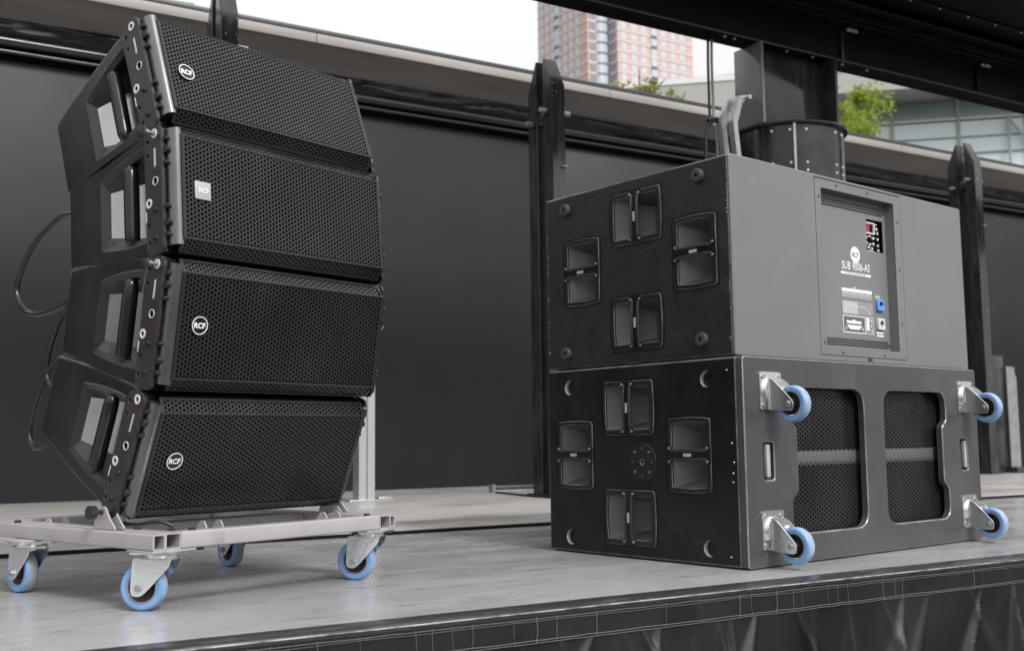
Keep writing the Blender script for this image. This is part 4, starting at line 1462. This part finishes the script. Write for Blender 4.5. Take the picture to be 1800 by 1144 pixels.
# chipped paint specks along the near corner and lower left edge
rn = random.Random(5)
mb = MB()
for i in range(46):
    zz = rn.choice((0.05, 0.20, 0.42, 0.46)) + rn.gauss(0, 0.018)
    yy = 0.0085 + abs(rn.gauss(0, 0.004))
    s = rn.uniform(0.0006, 0.0016)
    mb.add([(-0.0004, yy - s, zz - s), (-0.0004, yy + s * 0.7, zz - s * 1.5), (-0.0004, yy + s, zz + s), (-0.0004, yy - s * 0.6, zz + s * 1.4)], [(0, 1, 2, 3)])
for i in range(30):
    zz = rn.uniform(0.02, 0.25) if i % 2 else rn.uniform(0.30, 0.45)
    yy = 0.7805 - abs(rn.gauss(0, 0.002))
    s = rn.uniform(0.0006, 0.0015)
    mb.add([(-0.0004, yy - s, zz - s), (-0.0004, yy + s, zz - s), (-0.0004, yy + s, zz + s * 2), (-0.0004, yy - s, zz + s)], [(0, 1, 2, 3)])
ch = mb.build('paint_chips', 'greyprint', up, 0)
ch['kind'] = 'stuff'


# ------------------------------------------------------------------ slotted steel posts
def steel_post(s, n, top, lab, low=0.0142, plate_=True, shoulder=0.19):
    """two bars side by side with a slot, gabled top; slot runs along s (world x)"""
    t_ = thing('slotted_post', lab, 'post', (s, n, low), (0, 0, 0), 'slotted steel posts before the back wall')
    W_ = 0.095
    H = top - low
    for (y0, y1, out) in ((0.0, 0.105, 0.0), (0.175, 0.28, 0.28)):
        inn = y1 if out == 0.0 else y0
        prof = [(y0, 0), (y1, 0), (y1, H if inn == y1 else H - shoulder), (y0, H if inn == y0 else H - shoulder)]
        # gable: the outer edge stops at the shoulder, the inner edge reaches the top
        if out == 0.0:
            prof = [(y0, 0), (y1, 0), (y1, H), (y1 - 0.012, H), (y0, H - shoulder)]
        else:
            prof = [(y0, 0), (y1, 0), (y1, H - shoulder), (y0 + 0.012, H), (y0, H)]
        mb = MB()
        mb.plate(prof, [], lambda y, z, t: (t, y, z), 0.0, W_, c=0.004)
        mb.build('bar', 'steel', t_, 30)
    mb = MB()
    mb.box((0.030, 0.104, 0.0), (0.040, 0.176, H - 0.42))
    mb.build('web', 'steel', t_, 0)
    for yy, zz in ((0.215, H - 0.40), (0.055, H - 0.35)):
        mb = MB()
        mb.cyl((-0.055, yy, zz), (W_ + 0.07, yy, zz), 0.016, n=14)
        mb.build('cross_pin', 'galv', t_)
        mb = MB()
        mb.cyl((-0.012, yy, zz), (0.0, yy, zz), 0.028, n=14)
        mb.build('collar', 'steel', t_)
    mb = MB()
    mb.cbox((0.010, 0.080, H - 0.425), (0.030, 0.20, H - 0.345), 0.004)
    mb.build('bridge_plate', 'steel', t_)
    mb = MB()
    mb.cyl((W_ - 0.03, -0.008, H * 0.74), (W_ + 0.012, -0.008, H * 0.74 + 0.006), 0.006, n=8)
    mb.build('peg', 'galv', t_)
    # bare-metal chips on the front edge
    rn = random.Random(int(s * 100))
    mb = MB()
    for i in range(26):
        zz = H * rn.uniform(0.45, 0.62) if i < 18 else H - rn.uniform(0.18, 0.42)
        xx = rn.choice((0.004, W_ - 0.006, 0.03)) + rn.uniform(-0.003, 0.006)
        q = rn.uniform(0.0015, 0.005)
        mb.add([(xx - q * .6, -0.0006, zz - q), (xx + q * .5, -0.0006, zz - q * 1.3), (xx + q * .6, -0.0006, zz + q), (xx - q * .4, -0.0006, zz + q * 1.7)], [(0, 1, 2, 3)])
    c_ = mb.build('paint_chips', 'greyprint', t_, 0)
    c_['kind'] = 'stuff'
    if plate_:
        mb = MB()
        mb.cbox((-0.03, -0.03, 0.0), (W_ + 0.03, 0.31, 0.014), 0.003)
        mb.build('base_plate', 'steel', t_)
    return t_


steel_post(3.600, 5.480, 2.745, 'black slotted steel post with gabled top beside the subwoofers\' left edge')
steel_post(8.43, 6.00, 2.97, 'black slotted steel post rising behind the right end of the subwoofers')
steel_post(1.575, 5.62, 2.85, 'dark slotted steel post poking up behind the topmost line array speaker')

# aluminium leg behind the line array
leg = thing('aluminium_leg', 'pale aluminium profile leg with foot plate behind the line array', 'leg', (2.52, 5.95, 0.0142))
mb = MB()
prof = [(0, 0), (0.045, 0), (0.045, 0.012), (0.055, 0.012), (0.055, 0), (0.10, 0), (0.10, 0.09), (0, 0.09)]
mb.plate(prof, [], lambda x, y, t: (x, y, t), 0.75, 0.008)
mb.build('profile', 'alu', leg, 0)
mb = MB()
mb.cbox((-0.07, -0.03, 0.0), (0.215, 0.10, 0.008), 0.002)
mb.build('foot_plate', 'alu', leg)
mb = MB()
mb.cbox((0.115, -0.028, 0.008), (0.20, 0.02, 0.020), 0.004)
mb.build('foot_clip', 'alu', leg)
mb = MB()
mb.sweep(spline([arr(0.66, 0.25, 0.27), arr(0.69, 0.32, 0.24), (1.55, 3.4, 0.20), (1.60, 3.6, 0.10), (1.64, 3.75, 0.02)], 8), 0.0012, 5)
# loose wire ends at the array's right flank
wires = [([mod_pt(1, 0.668, 0.02, 0.275), mod_pt(1, 0.690, 0.02, 0.262), mod_pt(1, 0.705, 0.02, 0.225), mod_pt(1, 0.700, 0.02, 0.190)], 'thin black wire end curling off the right flank of the nearly upright speaker', 'cable'),
         ([mod_pt(1, 0.664, 0.02, 0.165), mod_pt(1, 0.680, 0.02, 0.176), mod_pt(1, 0.694, 0.02, 0.192)], 'short pale wire end sticking out right of the nearly upright speaker', 'cablegrey')]
for pts, lab, m_ in wires:
    mb = MB()
    mb.sweep(spline(pts, 6), 0.0007, 5)
    tag(mb.build('wire_end', m_, None), lab, 'wire', 'loose wire ends')

# galvanised bracket behind the rear casters, far right
br = thing('galvanised_bracket', 'galvanised steel angle bracket on black foot beside the right-hand slotted post', 'bracket', (8.76, 6.10, 0.0142))
mb = MB()
mb.plate([(0.10, 0.05), (0.24, 0.05), (0.24, 0.85), (0.19, 0.95), (0.10, 0.95)], [], lambda x, z, t: (x, t, z), 0.0, 0.014)
mb.plate([(0.0, 0.05), (0.16, 0.05), (0.16, 0.95), (0.0, 0.95)], [], lambda y, z, t: (t, y + 0.014, z), 0.226, 0.24)
mb.build('angle', 'galv', br)
mb = MB()
mb.cbox((0.06, -0.08, 0.0), (0.26, 0.16, 0.052), 0.004)
mb.build('foot', 'steel', br)
mb = MB()
mb.cbox((-0.12, 0.02, 0.0), (0.09, 0.20, 1.05), 0.006)
mb.build('stub', 'steel', br)

# flat bars lying on the rear deck
bar_ = thing('flat_bar', 'thin dark flat bar lying on the rear deck at the foot of the back wall', 'bar', (3.62, 6.30, 0.0145))
mb = MB()
mb.cbox((0, 0, 0), (0.50, 0.05, 0.012), 0.003)
mb.box((0, -0.004, 0.012), (0.02, 0.054, 0.05))
mb.build('bar', 'galv', bar_)
mb = MB()
mb.cbox((0.02, 0.006, 0.012), (0.44, 0.044, 0.030), 0.004)
mb.build('sleeve', 'steel', bar_)
mb = MB()
mb.sweep(spline([(3.60, 6.22, 0.018), (3.55, 5.95, 0.018), (3.50, 5.60, 0.018), (3.52, 5.25, 0.018), (3.62, 5.0, 0.018)], 8), 0.008, 8)
tag(mb.build('floor_cable', 'cable', None), 'black cable lying on the rear deck beside the slotted post', 'cable')

# ------------------------------------------------------------------ steel column with riveted collar
colm = thing('steel_column', 'black steel H-section column with riveted round collar behind the upper subwoofer', 'column', (4.775, 4.86, 0.0142))
mb = MB()
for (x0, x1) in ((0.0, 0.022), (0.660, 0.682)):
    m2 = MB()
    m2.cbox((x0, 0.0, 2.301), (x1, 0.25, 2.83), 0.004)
    m2.build('flange', 'colsteel_lit' if x0 == 0.0 else 'steel', colm)  # left flange gets the lit tone, right one the plain black
m2 = MB()
m2.cbox((0.0225, 0.120, 2.301), (0.6595, 0.137, 2.83), 0.003)
m2.build('web', 'steel', colm)
# collar: drum with rim
cx_, cy_ = 0.365, 0.17
mb = MB()
mb.lathe([(0.360, 0.0), (0.360, 2.285)], (cx_, cy_, 0.0), (0, 0, 1), 56)
mb.build('collar', 'drum', colm, 40)
mb = MB()
mb.lathe([(0.360, 2.283), (0.384, 2.283), (0.387, 2.288), (0.387, 2.296), (0.382, 2.300), (0.02, 2.300)], (cx_, cy_, 0.0), (0, 0, 1), 56)
mb.build('collar_rim', 'drum', colm, 40)
for a_ in (-128, -20):
    mb = MB()
    d_ = Vector((math.cos(R(a_)), math.sin(R(a_)), 0))
    p0 = Vector((cx_, cy_, 0)) + d_ * 0.359
    p1 = Vector((cx_, cy_, 0)) + d_ * 0.380
    n_ = Vector((-d_.y, d_.x, 0)) * 0.007
    vs = []
    for z_ in (0.0, 2.282):
        vs += [(p0 - n_) + Vector((0, 0, z_)), (p0 + n_) + Vector((0, 0, z_)), (p1 + n_) + Vector((0, 0, z_)), (p1 - n_) + Vector((0, 0, z_))]
    mb.add(vs, [(0, 1, 2, 3), (4, 5, 6, 7), (0, 1, 5, 4), (1, 2, 6, 5), (2, 3, 7, 6), (3, 0, 4, 7)])
    mb.build('collar_seam', 'galv', colm, 0)
for a_ in (-150, -132, -116, -80, -66, -30, -16):
    for z_ in (2.245, 2.035, 1.985):
        mb = MB()
        d_ = Vector((math.cos(R(a_)), math.sin(R(a_)), 0))
        p = Vector((cx_, cy_, z_))
        mb.cyl(p + d_ * 0.358, p + d_ * 0.366, 0.0095, 0.0065, n=12)
        mb.build('rivet', 'ring', colm)
mb = MB()
mb.cyl((-0.001, 0.13, 2.50), (-0.006, 0.13, 2.50), 0.018, n=12)
mb.build('bolt_hole', 'hole', colm)
# galvanised clamp straps on the column's left flank
cl = thing('strap_clamp', 'pair of bent galvanised straps bolted to the left flank of the steel column', 'clamp', (4.565, 4.83, 1.90))
for k_, y_ in enumerate((0.0, 0.10)):
    mb = MB()
    prof = rpoly([(-0.035, 0.0), (0.005, 0.0), (-0.035, 0.36), (0.01, 0.50), (0.075, 0.535), (0.075, 0.56), (-0.012, 0.545), (-0.072, 0.38)], 0.012, 3)
    mb.plate(prof, [], lambda x, z, t: (x, t, z), y_, y_ + 0.045, c=0.003)
    mb.build('strap', 'galv', cl)
mb = MB()
mb.cyl((0.045, -0.03, 0.535), (0.045, 0.18, 0.535), 0.015, n=10)
mb.build('bolt', 'bolt', cl)
# vertical cables beside the column
for k_, (x0, x1, x2, m_, lab) in enumerate(((4.462, 4.452, 4.415, 'cable', 'dark cable hanging from the roof beam left of the steel column'),
                                            (4.492, 4.486, 4.515, 'cablegrey', 'pale grey cable hanging beside the dark one left of the steel column'))):
    mb = MB()
    mb.sweep(spline([(x0, 5.0, 2.86), (x0 - 0.006, 5.0, 2.65), (x1 + 0.004, 5.0, 2.42), (x1, 5.0, 2.30), (x2, 5.0, 2.05), (x2, 5.02, 0.014)], 8), 0.0088, 10)
    tag(mb.build('hanging_cable', m_, None), lab, 'cable', 'cables hanging beside the steel column')
mb = MB()
mb.cbox((4.440, 4.985, 2.305), (4.515, 5.018, 2.335), 0.004)
tag(mb.build('cable_tie', 'cable', None), 'black tie binding the two hanging cables left of the column', 'cable tie')

# ------------------------------------------------------------------ stage roof
roof = thing('stage_roof', 'black steel stage roof with long riveted beams across the upper right', 'roof', (0, 4.95, 2.79))


def beam_part(name, y0, z0, y1, z1, m='roof', c=0.004):
    mb = MB()
    mb.cbox((-6, y0, z0), (18, y1, z1), c)
    return mb.build(name, m, roof)


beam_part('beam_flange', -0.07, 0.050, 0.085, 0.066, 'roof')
beam_part('beam_highlight', -0.0745, 0.0505, -0.0705, 0.0655, 'roofhighlight_stiffener', 0.001)  # thin lighter strip standing for the highlight on the flange edge
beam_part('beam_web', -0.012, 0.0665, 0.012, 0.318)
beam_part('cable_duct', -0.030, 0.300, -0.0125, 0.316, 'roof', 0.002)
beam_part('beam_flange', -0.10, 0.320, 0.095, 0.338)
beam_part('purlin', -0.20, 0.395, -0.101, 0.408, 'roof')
beam_part('purlin_highlight', -0.2045, 0.4020, -0.2005, 0.4075, 'roofhighlight_stiffener', 0.001)  # lighter strip standing for the highlight along the purlin
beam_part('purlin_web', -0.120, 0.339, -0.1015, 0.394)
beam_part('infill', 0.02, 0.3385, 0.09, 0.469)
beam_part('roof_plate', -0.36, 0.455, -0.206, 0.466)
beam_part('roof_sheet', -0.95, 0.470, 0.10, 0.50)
x = 3.2
while x < 16:
    mb = MB()
    mb.cyl((x, -0.345, 0.4548), (x, -0.345, 0.448), 0.0062, n=8)
    mb.build('rivet', 'ring', roof)
    x += 0.30
for x_ in (5.62, 7.05):
    mb = MB()
    mb.cbox((x_, -0.048, 0.289), (x_ + 0.10, -0.031, 0.312), 0.003)
    mb.cyl((x_ + 0.03, -0.055, 0.300), (x_ + 0.085, -0.055, 0.296), 0.006, n=8)
    mb.build('turnbuckle', 'galv', roof)
    mb = MB()
    mb.cbox((x_ - 0.045, -0.030, 0.067), (x_ - 0.020, -0.0125, 0.298), 0.003)
    mb.build('stiffener', 'roofhighlight_stiffener' if x_ < 6 else 'roof', roof)
for x_ in (4.52, 5.05, 5.28, 5.56, 5.80, 4.60):
    mb = MB()
    mb.cyl((x_, -0.04, 0.050), (x_, -0.04, 0.040), 0.011, n=8)
    mb.build('bolt', 'galv', roof)

# ------------------------------------------------------------------ brick tower far behind
tower = thing('brick_tower', 'tall pink brick office tower with glazed notched corner far behind the wall', 'tower', (176.3, 244.0, -1.25))
FH = 3.12
Zb, NF = 88.0, 18
mb = MB()
plan = [(7.0, 0.0), (35.1, 0.0), (35.1, 31.6), (0.0, 31.6), (0.0, 5.0), (7.0, 5.0)]
mb.plate(plan, [], lambda x, y, t: (x, y, t), 150.0, 0.0)
mb.build('wall', 'brick', tower, 0)
protos = {}


def part_copy(key, maker, name, m, parent, loc):
    if key not in protos:
        mb = MB()
        maker(mb)
        o = mb.build(name, m, parent, 0)
        protos[key] = o
    else:
        o = bpy.data.objects.new(name, protos[key].data)
        COL.objects.link(o)
        o.parent = parent
    o.location = loc
    return o


for k in range(NF):
    z = Zb + k * FH
    part_copy('bandR', lambda m: m.box((7.0, -0.14, 0), (35.24, -0.002, 0.42)), 'floor_band', 'band', tower, (0, 0, z))
    part_copy('bandL', lambda m: m.box((-0.14, 5.0, 0), (-0.002, 31.7, 0.42)), 'floor_band', 'band', tower, (0, 0, z))
    part_copy('bandN', lambda m: m.box((0.0, 4.86, 0), (3.0, 4.998, 0.42)), 'floor_band', 'band', tower, (0, 0, z))
    part_copy('bandM', lambda m: m.box((6.86, 0.0, 0), (6.998, 4.7, 0.42)), 'floor_band', 'band', tower, (0, 0, z))
    for s in (185.5, 189.2, 192.8, 200.2, 203.8, 207.4):
        part_copy('winR', lambda m: m.box((-0.95, -0.06, 0), (0.95, -0.003, 2.05)), 'window', 'glasspale', tower, (s - 176.3, 0, z + 0.75))
    for n_ in (273.6, 270.4, 267.3, 260.7, 257.5, 254.2):
        part_copy('winL', lambda m: m.box((-0.06, -0.85, 0), (-0.003, 0.85, 2.05)), 'window', 'glasspale', tower, (0, n_ - 244, z + 0.75))
    part_copy('bayR', lambda m: m.box((-0.95, -0.35, 0), (0.95, -0.004, FH - 0.02)), 'glass_bay', 'glasspale', tower, (196.4 - 176.3, 0, z))
    part_copy('bayL', lambda m: m.box((-0.35, -1.1, 0), (-0.004, 1.1, FH - 0.02)), 'glass_bay', 'glasspale', tower, (0, 264.5 - 244, z))
    if k % 3 != 2:
        part_copy('slabR', lambda m: m.box((-1.0, -0.75, 0), (1.0, -0.36, 0.55)), 'bay_slab', 'slab', tower, (196.4 - 176.3, 0, z - 0.1))
        part_copy('slabL', lambda m: m.box((-0.75, -1.15, 0), (-0.36, 1.15, 0.55)), 'bay_slab', 'slab', tower, (0, 264.5 - 244, z - 0.1))
    # glazed notch
    def gl(m):
        pts = [(3.0, 4.95), (3.6, 4.2), (4.8, 3.75), (6.0, 3.9), (6.9, 4.5)]
        for i in range(4):
            m.add([(*pts[i], 0), (*pts[i + 1], 0), (*pts[i + 1], FH - 0.02), (*pts[i], FH - 0.02)], [(0, 1, 2, 3)])
    part_copy('notch', gl, 'corner_glass', 'glasspale', tower, (0, 0, z))

    def sl(m):
        pts = [(3.0, 4.9), (3.55, 4.1), (4.8, 3.6), (6.05, 3.75), (6.9, 4.4)]
        for i in range(4):
            m.add([(*pts[i], 0), (*pts[i + 1], 0), (*pts[i + 1], 0.5), (*pts[i], 0.5)], [(0, 1, 2, 3)])
    part_copy('notchs', sl, 'corner_slab', 'slab' if k % 4 != 2 else 'band', tower, (0, 0, z - 0.1))
    for xx in (0.9, 1.75, 2.55):
        part_copy('winN', lambda m: m.box((-0.34, 4.93, 0), (0.34, 4.997, 2.1)), 'window', 'glassdark', tower, (xx, 0, z + 0.7))
    part_copy('winM', lambda m: m.box((6.93, 0.9, 0), (6.997, 4.0, 2.1)), 'window', 'glassdark', tower, (0, 0, z + 0.7))

# ------------------------------------------------------------------ glass hall
hall = thing('exhibition_hall', 'pale glass-fronted hall with broad grey roof overhang behind the right part of the wall', 'building', (57.79, 46.94, -1.25), (0, 0, R(-42.6)))
ZH = 1.25
mb = MB()
mb.box((-40, 0.6, 0), (26, 30, 22.0 + ZH))
mb.build('hall_body', 'hallconc', hall, 0)
mb = MB()
mb.plate([(-17.5, 20.9 + ZH), (-8.0, 21.2 + ZH), (-4.0, 22.15 + ZH), (26, 22.15 + ZH), (26, 24.6 + ZH), (-4, 24.3 + ZH), (-17.5, 23.7 + ZH)], [], lambda x, z, t: (x, t, z), -3.2, 8.0)
mb.build('roof_overhang', 'hallconc', hall, 0)
mb = MB()
mb.box((-17.5, -3.26, 23.55 + ZH), (-3.0, -3.19, 23.95 + ZH))
mb.build('roof_edge', 'stone', hall, 0)
for i in range(-2, 8):
    x_ = -0.1 + i * 4.12
    part_copy('hg', lambda m: m.box((0.06, 0.0, 0), (4.06, 0.05, 1.15)), 'pane', 'hallgreen', hall, (x_, 0.1, 20.95 + ZH))
    for j in range(9):
        part_copy('hb', lambda m: m.box((0.06, 0.0, 0), (4.06, 0.05, 1.02)), 'pane', 'hallglass', hall, (x_, 0.1 + 0.01 * ((i * 7 + j * 3) % 3), 19.68 - j * 1.08 + ZH))
    part_copy('hm', lambda m: m.box((-0.09, -0.10, 0), (0.09, 0.14, 12.6)), 'mullion', 'mullion', hall, (x_, 0, 10.0 + ZH))
for z_ in [20.78] + [19.62 - j * 1.08 for j in range(9)]:
    h_ = 0.16 if z_ > 20 else 0.05
    part_copy('hr%d' % (z_ > 20), lambda m: m.box((-9, -0.06, 0), (33, 0.12, h_)), 'transom', 'stone' if z_ > 20 else 'mullion', hall, (0, 0, z_ + ZH))
for (xa, za, xb, zb) in ((7.0, 20.6, 10.6, 15.5), (10.6, 20.6, 7.0, 15.5), (7.0, 15.0, 7.0, 20.8), (10.6, 15.0, 10.6, 20.8)):
    mb = MB()
    mb.cyl((xa, -0.3, za + ZH), (xb, -0.3, zb + ZH), 0.09, n=8)
    mb.build('brace', 'hallbrace', hall)


# ------------------------------------------------------------------ trees
def tree(loc, h, rx, rz, lab, leafm, seed, nl, ls):
    rn = random.Random(seed)
    t_ = thing('tree', lab, 'tree', loc, (0, 0, rn.uniform(0, 6)), 'trees beyond the back wall')
    mb = MB()
    top = h - rz * 0.5
    pts = [(0, 0, 0), (0.05, 0.03, h * 0.3), (-0.04, 0.05, h * 0.6), (0.02, 0.0, top)]
    mb.sweep(spline(pts, 6), [0.13 * (1 - 0.75 * i / 18) for i in range(19)], 10)
    limbs = []
    for i in range(16):
        a = rn.uniform(0, 2 * PI)
        z0 = rn.uniform(h - 2 * rz, h - 0.5 * rz)
        L_ = rn.uniform(0.5, 0.95) * rx
        e = Vector((math.cos(a) * L_, math.sin(a) * L_, z0 + rn.uniform(0.2, 0.7) * rz))
        mb.sweep(spline([(0, 0, z0), (e.x * 0.5, e.y * 0.5, z0 + (e.z - z0) * 0.35), e], 5), [0.045 * (1 - 0.8 * k / 10) for k in range(11)], 6)
        limbs.append(e)
    mb.build('trunk', 'bark', t_)
    mb = MB()
    cl_ = []
    for i in range(46):
        while True:
            p = Vector((rn.uniform(-1, 1), rn.uniform(-1, 1), rn.uniform(-1, 1)))
            if 0.25 < p.length < 1:
                break
        cl_.append((Vector((p.x * rx, p.y * rx, h - rz + p.z * rz)), rn.uniform(0.18, 0.42) * rx * 0.8))
    for i in range(nl):
        c, r = rn.choice(cl_)
        d = Vector((rn.gauss(0, 1), rn.gauss(0, 1), rn.gauss(0, 1))) * 0.5
        p = c + d * r
        n_ = Vector((rn.gauss(0, 1), rn.gauss(0, 1), rn.gauss(0.5, 1))).normalized()
        e = n_.orthogonal().normalized()
        e.rotate(Matrix.Rotation(rn.uniform(0, 6.28), 3, n_))
        g = n_.cross(e)
        s = ls * rn.uniform(0.7, 1.3)
        mb.add([p - e * s, p - g * s * 0.55 + n_ * s * 0.15, p + e * s, p + g * s * 0.55 + n_ * s * 0.15], [(0, 1, 2, 3)])
    cr = mb.build('crown', leafm, t_, 0)
    cr['kind'] = 'stuff'


tree((21.55, 19.6, -1.25), 10.9, 1.5, 1.85, 'bright yellow-green tree right of the steel column', 'leaf', 21, 9000, 0.07)
tree((17.35, 22.2, -1.25), 11.15, 0.9, 1.3, 'small olive-green treetop in front of the brick tower', 'leaf2', 5, 3000, 0.06)
tree((18.2, 21.75, -1.25), 10.85, 0.5, 0.9, 'slim sparse treetop just left of the hanging cables', 'leaf2', 9, 800, 0.055)
